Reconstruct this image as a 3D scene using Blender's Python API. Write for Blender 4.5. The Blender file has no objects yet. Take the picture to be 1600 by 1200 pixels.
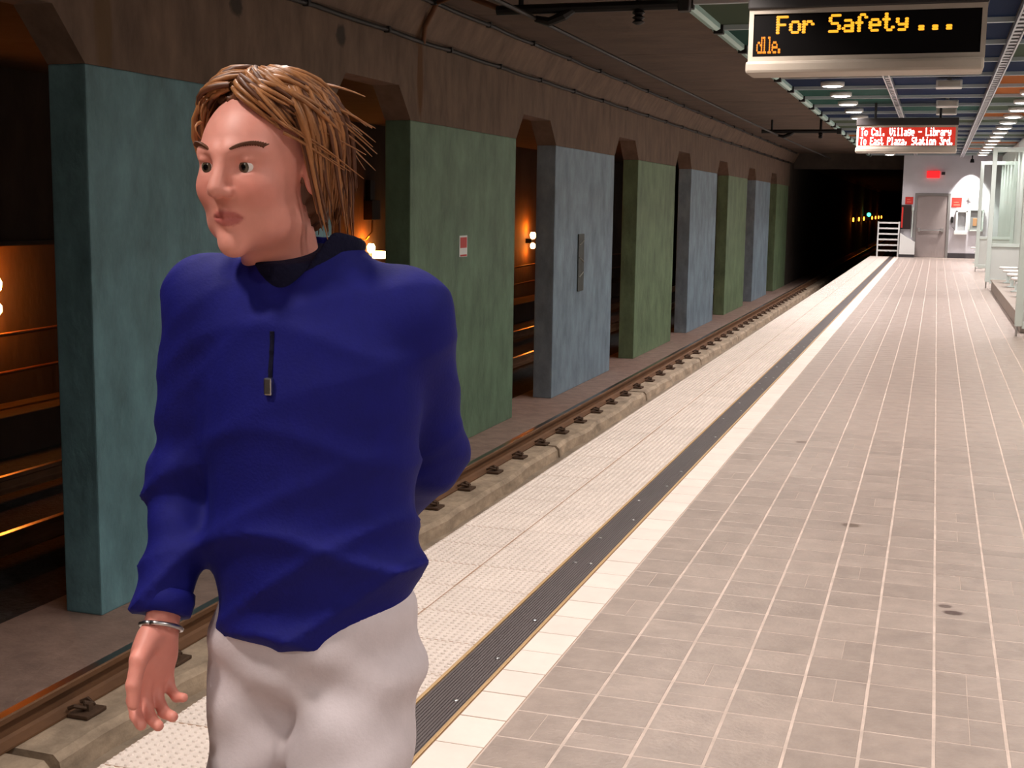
import bpy, bmesh, math, random
import numpy as np
from mathutils import Vector, Matrix

random.seed(7)
rng = np.random.default_rng(11)
S = bpy.context.scene
C = S.collection

# ---------------------------------------------------------------- camera, world, exposure
PSI, TH, RO, EYE = 0.31553, 0.13830, 0.01458, 1.56
fw = Vector((-math.sin(PSI)*math.cos(TH), math.cos(PSI)*math.cos(TH), -math.sin(TH)))
rt = Vector((math.cos(PSI), math.sin(PSI), 0)); up = rt.cross(fw)
r2 = math.cos(RO)*rt + math.sin(RO)*up; u2 = -math.sin(RO)*rt + math.cos(RO)*up
cd = bpy.data.cameras.new('camera'); cam = bpy.data.objects.new('camera', cd); C.objects.link(cam)
M4 = Matrix((r2, u2, -fw)).transposed().to_4x4(); M4.translation = Vector((0, 0, EYE))
cam.matrix_world = M4
cd.sensor_width = 36.0; cd.lens = 2003.0/1600.0*36.0; cd.clip_start = 0.05; cd.clip_end = 400
S.camera = cam
w = bpy.data.worlds.new('world'); S.world = w; w.use_nodes = True
w.node_tree.nodes['Background'].inputs[0].default_value = (0.55, 0.42, 0.36, 1)
w.node_tree.nodes['Background'].inputs[1].default_value = 0.012
S.view_settings.view_transform = 'Standard'; S.view_settings.look = 'None'
S.view_settings.exposure = 0.0; S.view_settings.gamma = 1.0; S.view_settings.use_curve_mapping = False
LAMP_W = 27.0            # power of one platform downlight
LAMP_COL = (1.0, 0.90, 0.83)
SODIUM = (1.0, 0.17, 0.002)

# ---------------------------------------------------------------- helpers
def lin(c):
    return tuple((v/12.92 if v <= 0.04045 else ((v+0.055)/1.055)**2.4) for v in [x/255 for x in c])

def mat(name, rgb, rough=0.6, metal=0.0, var=0.0, scale=(6, 6, 6), bump=0.0, bscale=None, rand=0.0, spec=0.5,
        emit=None, alpha_glass=False, stain_hole=None, detail=6, sheen=0.0):
    m = bpy.data.materials.new(name); m.use_nodes = True
    nt = m.node_tree; N = nt.nodes; L = nt.links
    b = N['Principled BSDF']
    col = (*lin(rgb), 1)
    b.inputs['Base Color'].default_value = col
    b.inputs['Roughness'].default_value = rough; b.inputs['Metallic'].default_value = metal
    b.inputs['Specular IOR Level'].default_value = spec
    if sheen: b.inputs['Sheen Weight'].default_value = sheen
    geo = N.new('ShaderNodeNewGeometry')
    out = None
    if var or rand:
        rgbn = N.new('ShaderNodeRGB'); rgbn.outputs[0].default_value = col; out = rgbn.outputs[0]
        if var:
            mp = N.new('ShaderNodeMapping'); mp.inputs['Scale'].default_value = scale
            L.new(geo.outputs['Position'], mp.inputs[0])
            nz = N.new('ShaderNodeTexNoise'); nz.inputs['Scale'].default_value = 1.0; nz.inputs['Detail'].default_value = detail
            nz.inputs['Roughness'].default_value = 0.65
            L.new(mp.outputs[0], nz.inputs['Vector'])
            mr = N.new('ShaderNodeMapRange'); mr.inputs['From Min'].default_value = 0.28; mr.inputs['From Max'].default_value = 0.72
            mr.inputs['To Min'].default_value = 1-var; mr.inputs['To Max'].default_value = 1+var
            L.new(nz.outputs['Fac'], mr.inputs['Value'])
            mul = N.new('ShaderNodeVectorMath'); mul.operation = 'SCALE'
            L.new(out, mul.inputs[0]); L.new(mr.outputs[0], mul.inputs['Scale']); out = mul.outputs[0]
        if rand:
            oi = N.new('ShaderNodeObjectInfo')
            mr = N.new('ShaderNodeMapRange'); mr.inputs['To Min'].default_value = 1-rand; mr.inputs['To Max'].default_value = 1+rand
            L.new(oi.outputs['Random'], mr.inputs['Value'])
            mul = N.new('ShaderNodeVectorMath'); mul.operation = 'SCALE'
            L.new(out, mul.inputs[0]); L.new(mr.outputs[0], mul.inputs['Scale']); out = mul.outputs[0]
    for st in (stain_hole or []):
        # st: (mapping location, mapping scale, colour, strength): a soft round mark in world space, dirt or the painted dark of a hole
        (cx, cy, cz), (rx, ry, rz), scol, amt = st
        sb = N.new('ShaderNodeVectorMath'); sb.operation = 'SUBTRACT'; sb.inputs[1].default_value = (cx, cy, cz)
        L.new(geo.outputs['Position'], sb.inputs[0])
        dv = N.new('ShaderNodeVectorMath'); dv.operation = 'DIVIDE'; dv.inputs[1].default_value = (rx, ry, rz)
        L.new(sb.outputs[0], dv.inputs[0])
        nz = N.new('ShaderNodeTexNoise'); nz.inputs['Scale'].default_value = 2.0
        L.new(dv.outputs[0], nz.inputs['Vector'])
        ad = N.new('ShaderNodeVectorMath'); ad.operation = 'MULTIPLY_ADD'
        ad.inputs[1].default_value = (0.5, 0.5, 0.5); L.new(nz.outputs['Color'], ad.inputs[0]); L.new(dv.outputs[0], ad.inputs[2])
        sb2 = N.new('ShaderNodeVectorMath'); sb2.operation = 'SUBTRACT'; sb2.inputs[1].default_value = (0.25, 0.25, 0.25)
        L.new(ad.outputs[0], sb2.inputs[0])
        ln = N.new('ShaderNodeVectorMath'); ln.operation = 'LENGTH'; L.new(sb2.outputs[0], ln.inputs[0])
        mr = N.new('ShaderNodeMapRange'); mr.interpolation_type = 'SMOOTHSTEP'
        mr.inputs['From Min'].default_value = 1.0; mr.inputs['From Max'].default_value = 0.55
        mr.inputs['To Min'].default_value = 0; mr.inputs['To Max'].default_value = amt
        L.new(ln.outputs['Value'], mr.inputs['Value'])
        mx = N.new('ShaderNodeMix'); mx.data_type = 'RGBA'
        L.new(mr.outputs[0], mx.inputs['Factor'])
        if out is None: mx.inputs[6].default_value = col
        else: L.new(out, mx.inputs[6])
        mx.inputs[7].default_value = (*lin(scol), 1); out = mx.outputs[2]
    if out is not None: L.new(out, b.inputs['Base Color'])
    if bump:
        mp = N.new('ShaderNodeMapping'); mp.inputs['Scale'].default_value = bscale or scale
        L.new(geo.outputs['Position'], mp.inputs[0])
        nz = N.new('ShaderNodeTexNoise'); nz.inputs['Scale'].default_value = 1; nz.inputs['Detail'].default_value = 5
        L.new(mp.outputs[0], nz.inputs['Vector'])
        bp = N.new('ShaderNodeBump'); bp.inputs['Strength'].default_value = bump; bp.inputs['Distance'].default_value = 0.02
        L.new(nz.outputs['Fac'], bp.inputs['Height']); L.new(bp.outputs[0], b.inputs['Normal'])
    if emit:
        ecol, es = emit
        b.inputs['Emission Color'].default_value = (*ecol, 1); b.inputs['Emission Strength'].default_value = es
        try: m.cycles.emission_sampling = 'NONE'
        except Exception: pass
    if alpha_glass:
        b.inputs['Transmission Weight'].default_value = 1.0; b.inputs['IOR'].default_value = 1.1
    return m

class MB:
    """collects boxes, tubes, prisms, lathes; build() makes one mesh object"""
    def __init__(s): s.v = []; s.f = []; s.mi = []; s.cur = 0
    def mesh(s, v, f):
        o = len(s.v); s.v += [tuple(p) for p in v]; s.f += [tuple(i+o for i in q) for q in f]; s.mi += [s.cur]*len(f); return s
    def box(s, x0, x1, y0, y1, z0, z1, c=0.0):
        if c <= 0:
            v = [(x, y, z) for z in (z0, z1) for y in (y0, y1) for x in (x0, x1)]
            return s.mesh(v, [(0, 2, 3, 1), (4, 5, 7, 6), (0, 1, 5, 4), (2, 6, 7, 3), (0, 4, 6, 2), (1, 3, 7, 5)])
        bm = bmesh.new()
        v = [bm.verts.new((x, y, z)) for z in (z0, z1) for y in (y0, y1) for x in (x0, x1)]
        for q in [(0, 2, 3, 1), (4, 5, 7, 6), (0, 1, 5, 4), (2, 6, 7, 3), (0, 4, 6, 2), (1, 3, 7, 5)]: bm.faces.new([v[i] for i in q])
        bmesh.ops.bevel(bm, geom=list(bm.edges), offset=c, segments=2, affect='EDGES', profile=0.6)
        bm.verts.index_update()
        s.mesh([p.co[:] for p in bm.verts], [[p.index for p in f.verts] for f in bm.faces]); bm.free(); return s
    def prism(s, pts, axis, a, b):
        """pts: 2-D outline (counter-clockwise), extruded along axis from a to b"""
        n = len(pts)
        def P(p, t): return {'x': (t, p[0], p[1]), 'y': (p[0], t, p[1]), 'z': (p[0], p[1], t)}[axis]
        v = [P(p, a) for p in pts]+[P(p, b) for p in pts]
        f = [tuple(range(n))[::-1], tuple(range(n, 2*n))]+[(i, (i+1) % n, n+(i+1) % n, n+i) for i in range(n)]
        return s.mesh(v, f)
    def tube(s, pts, r, n=8, cap=True):
        pts = [Vector(p) for p in pts]; k = len(pts); rr = r if isinstance(r, (list, tuple)) else [r]*k
        v = []; f = []; prev = None
        for i, p in enumerate(pts):
            t = (pts[min(i+1, k-1)]-pts[max(i-1, 0)]).normalized()
            if prev is None:
                a = Vector((0, 0, 1)) if abs(t.z) < 0.9 else Vector((1, 0, 0)); u = t.cross(a).normalized()
            else: u = (prev-t*prev.dot(t)).normalized()
            prev = u; q = t.cross(u)
            for j in range(n):
                an = 2*math.pi*j/n; v.append(p+(u*math.cos(an)+q*math.sin(an))*rr[i])
        for i in range(k-1):
            for j in range(n): f.append((i*n+j, i*n+(j+1) % n, (i+1)*n+(j+1) % n, (i+1)*n+j))
        if cap: f += [tuple(range(n))[::-1], tuple(range((k-1)*n, k*n))]
        return s.mesh(v, f)
    def lathe(s, prof, cx, cy, n=20):
        """prof: (radius, z) list, turned about the vertical through cx, cy"""
        v = []; f = []; k = len(prof)
        for r, z in prof:
            for j in range(n):
                a = 2*math.pi*j/n; v.append((cx+r*math.cos(a), cy+r*math.sin(a), z))
        for i in range(k-1):
            for j in range(n): f.append((i*n+j, i*n+(j+1) % n, (i+1)*n+(j+1) % n, (i+1)*n+j))
        f += [tuple(range(n))[::-1], tuple(range((k-1)*n, k*n))]
        return s.mesh(v, f)
    def data(s, name, mats, smooth=False):
        me = bpy.data.meshes.new(name); me.from_pydata(s.v, [], s.f)
        for m in (mats if isinstance(mats, (list, tuple)) else [mats]): me.materials.append(m)
        if any(s.mi): me.polygons.foreach_set('material_index', s.mi)
        if smooth: me.polygons.foreach_set('use_smooth', [True]*len(me.polygons))
        me.update(); return me
    def build(s, name, mats, parent=None, smooth=False):
        return link(name, s.data(name, mats, smooth), parent)

def link(name, me, parent=None, loc=None):
    o = bpy.data.objects.new(name, me); C.objects.link(o)
    if parent is not None: o.parent = parent
    if loc is not None: o.location = loc
    return o
def tag(o, label, cat, group=None):
    o['label'] = label; o['category'] = cat
    if group: o['group'] = group
    return o
def struct(o): o['kind'] = 'structure'; return o
def empty(name, loc=(0, 0, 0)):
    o = bpy.data.objects.new(name, None); C.objects.link(o); o.location = loc; o.empty_display_size = 0.1; return o
def at(o, root):
    """child built in world coordinates under a root that stands at its own place"""
    o.parent = root; o.matrix_parent_inverse = Matrix.Translation(-root.location); return o
ORD = ['first', 'second', 'third', 'fourth', 'fifth', 'sixth', 'seventh', 'eighth', 'ninth', 'tenth', 'eleventh', 'twelfth',
       'thirteenth', 'fourteenth', 'fifteenth', 'sixteenth', 'seventeenth', 'eighteenth', 'nineteenth', 'twentieth', 'twenty-first', 'twenty-second', 'twenty-third']

# ---------------------------------------------------------------- materials
RUST = (92, 58, 26)
M = {}
M['tile'] = mat('grey_paver', (160, 145, 136), 0.36, var=0.16, scale=(9, 9, 9), rand=0.085, bump=0.12, bscale=(60, 60, 60),
                stain_hole=[((0.15, 5.17, 0), (0.05, 0.035, 0.05), (70, 48, 44), 0.85), ((0.12, 5.25, 0), (0.035, 0.03, 0.05), (70, 48, 44), 0.7),
                       ((-0.32, 6.48, 0), (0.06, 0.05, 0.05), (95, 78, 66), 0.8), ((-0.78, 8.75, 0), (0.06, 0.06, 0.05), (95, 74, 60), 0.7)])
M['grout'] = mat('pale_grout', (196, 178, 167), 0.8, var=0.22, scale=(7, 7, 7))
M['bedding'] = mat('tan_joint_mortar', (150, 122, 100), 0.85, var=0.1)
M['white_tile'] = mat('cream_white_tile', (230, 217, 208), 0.38, var=0.05, scale=(7, 7, 7), rand=0.03)
M['tactile'] = mat('cream_dome_tile', (212, 199, 190), 0.40, var=0.06, scale=(5, 5, 5), rand=0.035)
M['rubber'] = mat('charcoal_ribbed_strip', (88, 80, 80), 0.5, var=0.12, scale=(6, 2, 6))
M['brass'] = mat('brass_edging', (196, 162, 118), 0.45, metal=0.35)
M['steel'] = mat('bright_steel', (190, 190, 190), 0.3, metal=1.0)
M['conc'] = mat('board_marked_concrete', (108, 88, 74), 0.9, var=0.36, scale=(4.5, 4.5, 1.7), bump=0.5, bscale=(9, 9, 4.0), detail=10, stain_hole=[
    ((-5.1, 12.45, 2.85), (0.3, 0.10, 0.50), RUST, 0.9), ((-5.0, 12.40, 3.36), (0.25, 0.13, 0.30), RUST, 0.8),
    ((-5.1, 7.15, 2.75), (0.3, 0.11, 0.75), (96, 72, 44), 0.7),
    ((-5.1, 10.60, 3.03), (0.3, 0.12, 0.12), (40, 35, 30), 0.85), ((-5.1, 8.80, 3.03), (0.3, 0.12, 0.11), (40, 35, 30), 0.85)])  # these two ovals paint the dark of wall holes into the colour
M['ceil'] = mat('stained_ceiling_concrete', (92, 74, 62), 0.9, var=0.28, scale=(1.3, 2.0, 2), bump=0.4, bscale=(10, 3, 5))
M['trackconc'] = mat('track_concrete', (148, 132, 114), 0.85, var=0.30, scale=(4, 4, 4), bump=0.5, bscale=(14, 14, 14))
M['plinthc'] = mat('stained_plinth_concrete', (172, 152, 130), 0.85, var=0.45, scale=(5, 3.0, 7), bump=0.5, bscale=(14, 14, 14))
M['kerbc'] = mat('brown_kerb_concrete', (140, 116, 104), 0.85, var=0.25, scale=(5, 5, 5), bump=0.4, bscale=(20, 20, 20))
M['dark'] = mat('dark_concrete', (70, 60, 52), 0.9, var=0.3, scale=(2, 2, 2), bump=0.4)  # darker concrete tone for the tunnel walls and ceilings
M['ballast'] = mat('grey_ballast', (62, 62, 60), 0.95, var=0.45, scale=(16, 16, 16), bump=1.0, bscale=(30, 30, 30))
M['railside'] = mat('rusted_rail', (116, 82, 56), 0.7, metal=0.25, var=0.25, scale=(6, 3, 6))
M['railtop'] = mat('worn_rail_head', (150, 140, 132), 0.28, metal=1.0)
M['clip'] = mat('rusty_clip', (84, 62, 46), 0.75, metal=0.2, var=0.25, scale=(30, 30, 30))
def paint(n, c): return mat(n, c, 0.62, var=0.36, scale=(3.6, 3.6, 1.9), bump=0.5, bscale=(14, 14, 9), detail=10)
M['p0'] = paint('teal_blue_paint', (100, 138, 146)); M['p1'] = paint('green_paint', (98, 124, 100)); M['p2'] = paint('blue_grey_paint', (122, 140, 152))
M['p3'] = paint('olive_green_paint', (104, 124, 92))
M['black'] = mat('black_metal', (22, 20, 20), 0.5, metal=0.3)
M['cable'] = mat('black_cable', (30, 27, 26), 0.6)
M['rustpipe'] = mat('rusty_conduit', (104, 66, 40), 0.75, var=0.2)
M['wire'] = mat('copper_wire', (30, 24, 20), 0.6, metal=0.2)
M['pan_b'] = mat('blue_ceiling_panel', (14, 34, 66), 0.7, rand=0.14, spec=0.03)
M['pan_t'] = mat('teal_ceiling_panel', (38, 76, 70), 0.7, rand=0.12, spec=0.03)
M['pan_g'] = mat('grey_green_ceiling_panel', (66, 78, 64), 0.7, rand=0.1, spec=0.03)
M['pan_o'] = mat('orange_ceiling_panel', (150, 84, 34), 0.7, rand=0.1, spec=0.03)
M['chan'] = mat('grey_ceiling_channel', (168, 178, 182), 0.45, metal=0.2)
M['fascia'] = mat('pale_teal_fascia', (172, 204, 198), 0.5, rand=0.08)
M['tray'] = mat('galvanised_tray', (176, 178, 184), 0.4, metal=0.4)
M['box'] = mat('off_white_box', (196, 194, 190), 0.5)
M['lamp_body'] = mat('lamp_housing', (215, 212, 206), 0.4)
M['lens'] = mat('glowing_lens', (255, 255, 255), 0.5, emit=((1.0, 0.97, 0.92), 14.0))
M['sign_body'] = mat('beige_sign_housing', (176, 164, 150), 0.55, var=0.05)
M['sign_bezel'] = mat('grey_sign_bezel', (168, 160, 150), 0.45)
M['sign_top'] = mat('dark_sign_cap', (38, 32, 30), 0.5)
M['screen'] = mat('black_screen', (8, 5, 5), 0.6, spec=0.1)
M['amber'] = mat('amber_led', (60, 30, 5), 0.5, emit=((1.0, 0.25, 0.01), 1.5))
M['amber_hot'] = mat('amber_led_core', (60, 30, 5), 0.5, emit=((1.0, 0.40, 0.02), 1.45))
M['red_screen'] = mat('red_lit_screen', (120, 10, 8), 0.4, emit=((0.60, 0.03, 0.015), 0.9))
M['white_led'] = mat('white_led', (255, 250, 245), 0.5, emit=((1.0, 0.95, 0.90), 5.0))
M['wallwhite'] = mat('lilac_white_wall', (200, 196, 202), 0.55, var=0.05, scale=(2, 2, 2))
M['wallright'] = mat('pale_grey_wall_panel', (206, 210, 206), 0.45, rand=0.06)
M['door'] = mat('brown_grey_door', (138, 126, 124), 0.5, var=0.06, scale=(3, 3, 3))
M['frame'] = mat('painted_door_frame', (120, 116, 114), 0.5)
M['base'] = mat('dark_baseboard', (66, 62, 66), 0.6)
M['red'] = mat('red_sign_face', (206, 44, 36), 0.5)
M['palered'] = mat('pale_red_print', (226, 110, 92), 0.5)
M['redlit'] = mat('red_lit_sign', (200, 10, 14), 0.5, emit=((1.0, 0.012, 0.015), 1.6))
M['white'] = mat('white_enamel', (232, 232, 230), 0.4)
M['shelter'] = mat('pale_green_grey_frame', (206, 216, 210), 0.4)
M['glass'] = mat('clear_glass', (235, 245, 240), 0.05, alpha_glass=True)
M['dais'] = mat('taupe_bench_base', (142, 130, 120), 0.6, var=0.1)
M['orange_bulb'] = mat('sodium_bulb', (255, 200, 120), 0.5, emit=((1.0, 0.55, 0.16), 30.0))
M['orange_far'] = mat('distant_sodium_bulb', (255, 160, 60), 0.5, emit=((1.0, 0.26, 0.02), 8.0))
M['green_lit'] = mat('green_signal_lens', (40, 220, 140), 0.5, emit=((0.05, 1.0, 0.42), 6.0))
M['farwall'] = mat('tunnel_wall_concrete', (66, 54, 44), 0.9, var=0.32, scale=(2, 2, 0.8), bump=0.5, bscale=(7, 7, 3))

# ---------------------------------------------------------------- platform floor
YB, YE = -10.0, 46.5                      # platform runs from behind the camera to the end wall
XE, XM, XT = -2.13, -1.807, -1.485       # platform edge, tactile joint, tactile inner side
XW0, XW1 = -1.315, -1.16                 # white strip
P = 0.2065                               # paver pitch
fl = MB().box(XE, XW1, YB, YE+0.4, -0.25, -0.06).box(XW1, 2.0, YB, YE+0.4, -0.25, -0.0011).build('floor', M['grout']); struct(fl)
def tile_mesh(name, wx, wy, m, h=0.02, c=0.0010):
    b = MB(); x, y = wx/2, wy/2
    v = [(-x, -y, -h), (x, -y, -h), (x, y, -h), (-x, y, -h), (-x, -y, -c), (x, -y, -c), (x, y, -c), (-x, y, -c),
         (-x+c, -y+c, 0), (x-c, -y+c, 0), (x-c, y-c, 0), (-x+c, y-c, 0)]
    f = [(8, 9, 10, 11)]+[(i, (i+1) % 4, 4+(i+1) % 4, 4+i) for i in range(4)]+[(4+i, 4+(i+1) % 4, 8+(i+1) % 4, 8+i) for i in range(4)]
    return b.mesh(v, f).data(name, m)
GX, GY = 0.0095, 0.0068
tm_full = tile_mesh('paver', P-GX, P-GY, M['tile'])
tm_hx = tile_mesh('paver_half', (P-GX)/2-0.0018, P-GY, M['tile'])
tm_hy = tile_mesh('paver_half_across', P-GX, (P-GY)/2-0.0018, M['tile'])
ncol = 14; cells = []
for i in range(ncol):
    xc = XW1+P*(i+0.5)
    for j in range(int((YE-0.0)/P)):
        cells.append((xc, 0.55+P*(j+0.5)+ (0.03 if i % 2 else 0.0)*0))
def seen(x, y):                          # roughly what the photograph's frame holds of the floor
    d = Vector((x, y, 0))-Vector((0, 0, EYE)); z = d.dot(fw)
    if z < 0.3: return False
    px, py = 800+2003*d.dot(r2)/z, 600-2003*d.dot(u2)/z
    return -40 < px < 1640 and py < 1240
near = sorted([c for c in cells if seen(*c)], key=lambda c: (c[0])**2+(c[1])**2)
nobj = 0; used = set()
for c in near:
    if nobj >= 292: break
    k = random.random(); used.add(c)
    dz = random.uniform(-0.0004, 0.0004)
    if k < 0.74: link('paving_tile', tm_full, fl, (c[0], c[1], dz)); nobj += 1
    elif k < 0.88:
        for s in (-1, 1): link('paving_tile', tm_hx, fl, (c[0]+s*(P-GX)/4, c[1], dz))
        nobj += 2
    else:
        for s in (-1, 1): link('paving_tile', tm_hy, fl, (c[0], c[1]+s*(P-GY)/4, dz))
        nobj += 2
rest = MB()
for (x, y) in cells:
    if (x, y) in used or y > YE-0.1: continue
    hx, hy, cc = (P-GX)/2, (P-GY)/2, 0.0010; z = random.uniform(-0.0004, 0.0004)
    rest.mesh([(x-hx, y-hy, z-cc), (x+hx, y-hy, z-cc), (x+hx, y+hy, z-cc), (x-hx, y+hy, z-cc), (x-hx+cc, y-hy+cc, z), (x+hx-cc, y-hy+cc, z), (x+hx-cc, y+hy-cc, z), (x-hx+cc, y+hy-cc, z)],
              [(4, 5, 6, 7)]+[(i, (i+1) % 4, 4+(i+1) % 4, 4+i) for i in range(4)])
o = rest.build('distant_paving', M['tile'], fl); o['kind'] = 'stuff'

for x0, x1 in ((XE+0.002, XT), (XW0, XW1)): MB().box(x0, x1, YB, YE+0.4, -0.06, -0.0018).build('tile_bedding', M['bedding'], fl)
# cream tactile tiles with truncated domes, two rows along the edge
TP = 0.3225
def tactile_mesh():
    b = MB(); hx = TP/2-0.003; hy = TP/2-0.003; c = 0.003; h = 0.02
    v = [(-hx, -hy, -h), (hx, -hy, -h), (hx, hy, -h), (-hx, hy, -h), (-hx, -hy, -c), (hx, -hy, -c), (hx, hy, -c), (-hx, hy, -c),
         (-hx+c, -hy+c, 0), (hx-c, -hy+c, 0), (hx-c, hy-c, 0), (-hx+c, hy-c, 0)]
    b.mesh(v, [(8, 9, 10, 11)]+[(i, (i+1) % 4, 4+(i+1) % 4, 4+i) for i in range(4)]+[(4+i, 4+(i+1) % 4, 8+(i+1) % 4, 8+i) for i in range(4)])
    n = 11
    for i in range(n):
        for j in range(n):
            x = (i-(n-1)/2)*TP/n; y = (j-(n-1)/2)*TP/n; k = 6
            vv = [(x+r*math.cos(2*math.pi*q/k), y+r*math.sin(2*math.pi*q/k), z) for r, z in ((0.0095, 0.0), (0.0062, 0.0045)) for q in range(k)]
            b.mesh(vv, [(q, (q+1) % k, k+(q+1) % k, k+q) for q in range(k)]+[tuple(range(k, 2*k))])
    return b.data('tactile_tile', M['tactile'])
tact = tactile_mesh()
for j in range(int((YE-1.6)/TP)):
    for xc in ((XE+XM)/2, (XM+XT)/2): link('tactile_tile', tact, fl, (xc, 1.75+TP*j, random.uniform(-0.001, 0.001)))
# ribbed rubber strip between brass edgings
ed = MB()
x = XT+0.016
while x < XW0-0.020: ed.box(x, x+0.007, YB, YE, -0.02, -0.001); x += 0.0105
ed.box(XT+0.012, XW0-0.012, YB, YE, -0.06, -0.004)
strip = ed.build('rubber_strip', M['rubber'], fl); strip['label'] = 'charcoal ribbed strip running along the platform edge'
for xx in (XT, XW0-0.013): MB().box(xx, xx+0.012, YB, YE, -0.06, 0.003, 0.002).build('brass_edge', M['brass'], fl)
sc = MB().lathe([(0.009, -0.002), (0.009, 0.0015), (0.005, 0.003)], 0, 0, 8).data('screw', M['steel'])
for j in range(34):
    for s in (-1, 1):
        if random.random() < 0.55: link('screw', sc, strip, ((XT+XW0)/2+s*0.035, 2.4+0.42*j+random.uniform(-.03, .03), 0))
WP = 0.207
wm = tile_mesh('white_tile', XW1-XW0-0.006, WP-0.006, M['white_tile'])
for j in range(int((YE-1.9)/WP)): link('white_tile', wm, fl, ((XW0+XW1)/2, 2.0+WP*j, random.uniform(-.0008, .0008)))
# platform side under the edge
struct(MB().box(XE+0.10, XE+0.4, YB, YE+0.4, -1.3, -0.25).build('wall_platform', M['trackconc']))
struct(MB().box(XE, XE+0.2, YB, YE+0.4, -0.25, -0.0225).build('trim_1', M['trackconc']))

# ---------------------------------------------------------------- track bed and rails
struct(MB().box(-4.78, -1.9, YB, 150, -1.5, -1.30).build('track_bed', M['trackconc']))
struct(MB().box(-5.62, -4.42, YB, 150, -1.5, -1.17, 0.012).build('pillar_kerb', M['kerbc']))
struct(MB().box(-9.60, -5.62, YB, 150, -1.6, -1.28).build('ballast_bed', M['ballast']))
RX = -4.30
def rail_profile(cx, zt):
    h = 0.16; a, b, w0 = 0.036, 0.070, 0.009
    half = [(b, zt-h), (b, zt-h+0.012), (w0+0.012, zt-h+0.03), (w0, zt-h+0.045), (w0, zt-0.05), (a, zt-0.036), (a, zt-0.008), (a-0.008, zt)]
    return [(cx+p, z) for p, z in half]+[(cx-p, z) for p, z in half[::-1]]
def rail(name, cx, zt, y0, y1, label):
    pr = rail_profile(cx, zt); n = len(pr); b = MB()
    v = [(p[0], y0, p[1]) for p in pr]+[(p[0], y1, p[1]) for p in pr]
    b.mesh(v, [tuple(range(n)), tuple(range(n, 2*n))[::-1]])
    for i in range(n):
        b.cur = 1 if i == 7 else 0
        b.mesh([v[i], v[(i+1) % n], v[n+(i+1) % n], v[n+i]], [(0, 3, 2, 1)])
    return tag(b.build(name, [M['railside'], M['railtop']]), label, 'rail')
ra = rail('track_rail', RX, -1.0, YB, 150, 'rusty running rail of the near track beside the coloured piers')
rail('track_rail', RX+1.435, -1.0, YB, 150, 'running rail of the near track right below the platform edge')
rail('track_rail', -6.80, -1.04, YB, 150, 'nearer rail of the dark track beyond the piers')
rail('track_rail', -8.235, -1.04, YB, 150, 'farther rail of the dark track beyond the piers')
cb = MB()
cb.box(0.072, 0.20, -0.085, 0.085, -1.162, -1.14, 0.006)
cb.tube([(0.06, -0.05, -1.125), (0.10, -0.055, -1.105), (0.15, -0.03, -1.12), (0.12, 0.0, -1.10), (0.15, 0.04, -1.12), (0.10, 0.06, -1.105), (0.06, 0.05, -1.125)], 0.012, 6)
cb.box(0.13, 0.165, -0.02, 0.02, -1.145, -1.10, 0.004)
cd_me = cb.data('rail_clip', M['clip'])
for j in range(48): link('rail_clip', cd_me, ra, (RX, 5.52+0.84*j, 0))
# plinth blocks that carry the near rails
yy = -6.0; k = 0; plabs = []
cuts = [-10.0, 5.0, 9.2, 13.9, 18.6, 23.3, 28.0, 32.7, 37.4, 42.1, 46.8, 60, 100, 150]
for i in range(len(cuts)-1):
    b = MB(); y0, y1 = cuts[i]+0.035, cuts[i+1]-0.035
    n = max(2, int((y1-y0)/0.35)); 
    if i in (0, 11, 12): n = 2
    top = []; 
    for q in range(n+1):
        y = y0+(y1-y0)*q/n; e = random.uniform(-0.035, 0.03) if 0 < q < n else 0.0
        top.append((y, -3.97+e))
    v = []; f = []
    for (y, xe) in top: v += [(-4.415, y, -1.162), (xe-0.035, y, -1.166), (xe, y, -1.20), (xe+0.02, y, -1.32), (-4.415, y, -1.32)]
    for q in range(n):
        for s in range(4): f.append((q*5+s, q*5+s+1, q*5+5+s+1, q*5+5+s))
    f += [(0, 4, 3, 2, 1), tuple(n*5+s for s in range(5))]
    o = b.mesh(v, f).build('rail_plinth', M['plinthc'])
    if i in (0, 10, 11, 12): struct(o)
    else: tag(o, 'stained concrete plinth block under the rail, %s one from the camera' % ORD[i-1], 'plinth', 'plinth blocks under the near rail')
struct(MB().box(-3.2, -2.55, YB, 150, -1.32, -1.165).build('track_bed', M['plinthc']))

# ---------------------------------------------------------------- piers and the wall above them
XP, XPB = -5.10, -5.38; ZB, ZP, ZO, ZC = -1.17, 2.40, 2.72, 3.25
piers = [(6.95+5.25*k, 6.95+5.25*k+3.45) for k in range(0, 8)]
plabel = ['teal-blue painted concrete pier nearest the camera, behind the person',
          'green painted concrete pier carrying a small red and white sticker',
          'blue-grey painted concrete pier carrying a narrow dark plate',
          'olive green concrete pier, second green one from the camera',
          'blue-grey concrete pier between the second and third green piers',
          'olive green concrete pier, third green one from the camera',
          'last blue-grey concrete pier before the tunnel mouth',
          'last green concrete pier, beside the dark tunnel mouth']
for i, (a, b) in enumerate(piers):
    m = M[['p0', 'p1', 'p2', 'p3', 'p2', 'p3', 'p2', 'p3'][i]]
    pb = MB().box(XPB, XP, a, b, ZB, ZP, 0.012)
    o = pb.build('pier', m)
    tag(o, plabel[i], 'pillar', 'painted piers between the tracks')
wl = MB(); bound = [(YB, ZO), (piers[0][0]-0.3, ZO), (piers[0][0], ZP)]  # long unseen opening before the first pier, shaped to let light through
for i, (a, b) in enumerate(piers):
    if i > 0:
        pb = piers[i-1][1]
        bound += [(pb, ZP), (pb+0.3, ZO), (a-0.3, ZO), (a, ZP)]
bound += [(piers[-1][1], ZP), (47.4, ZP)]
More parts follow.
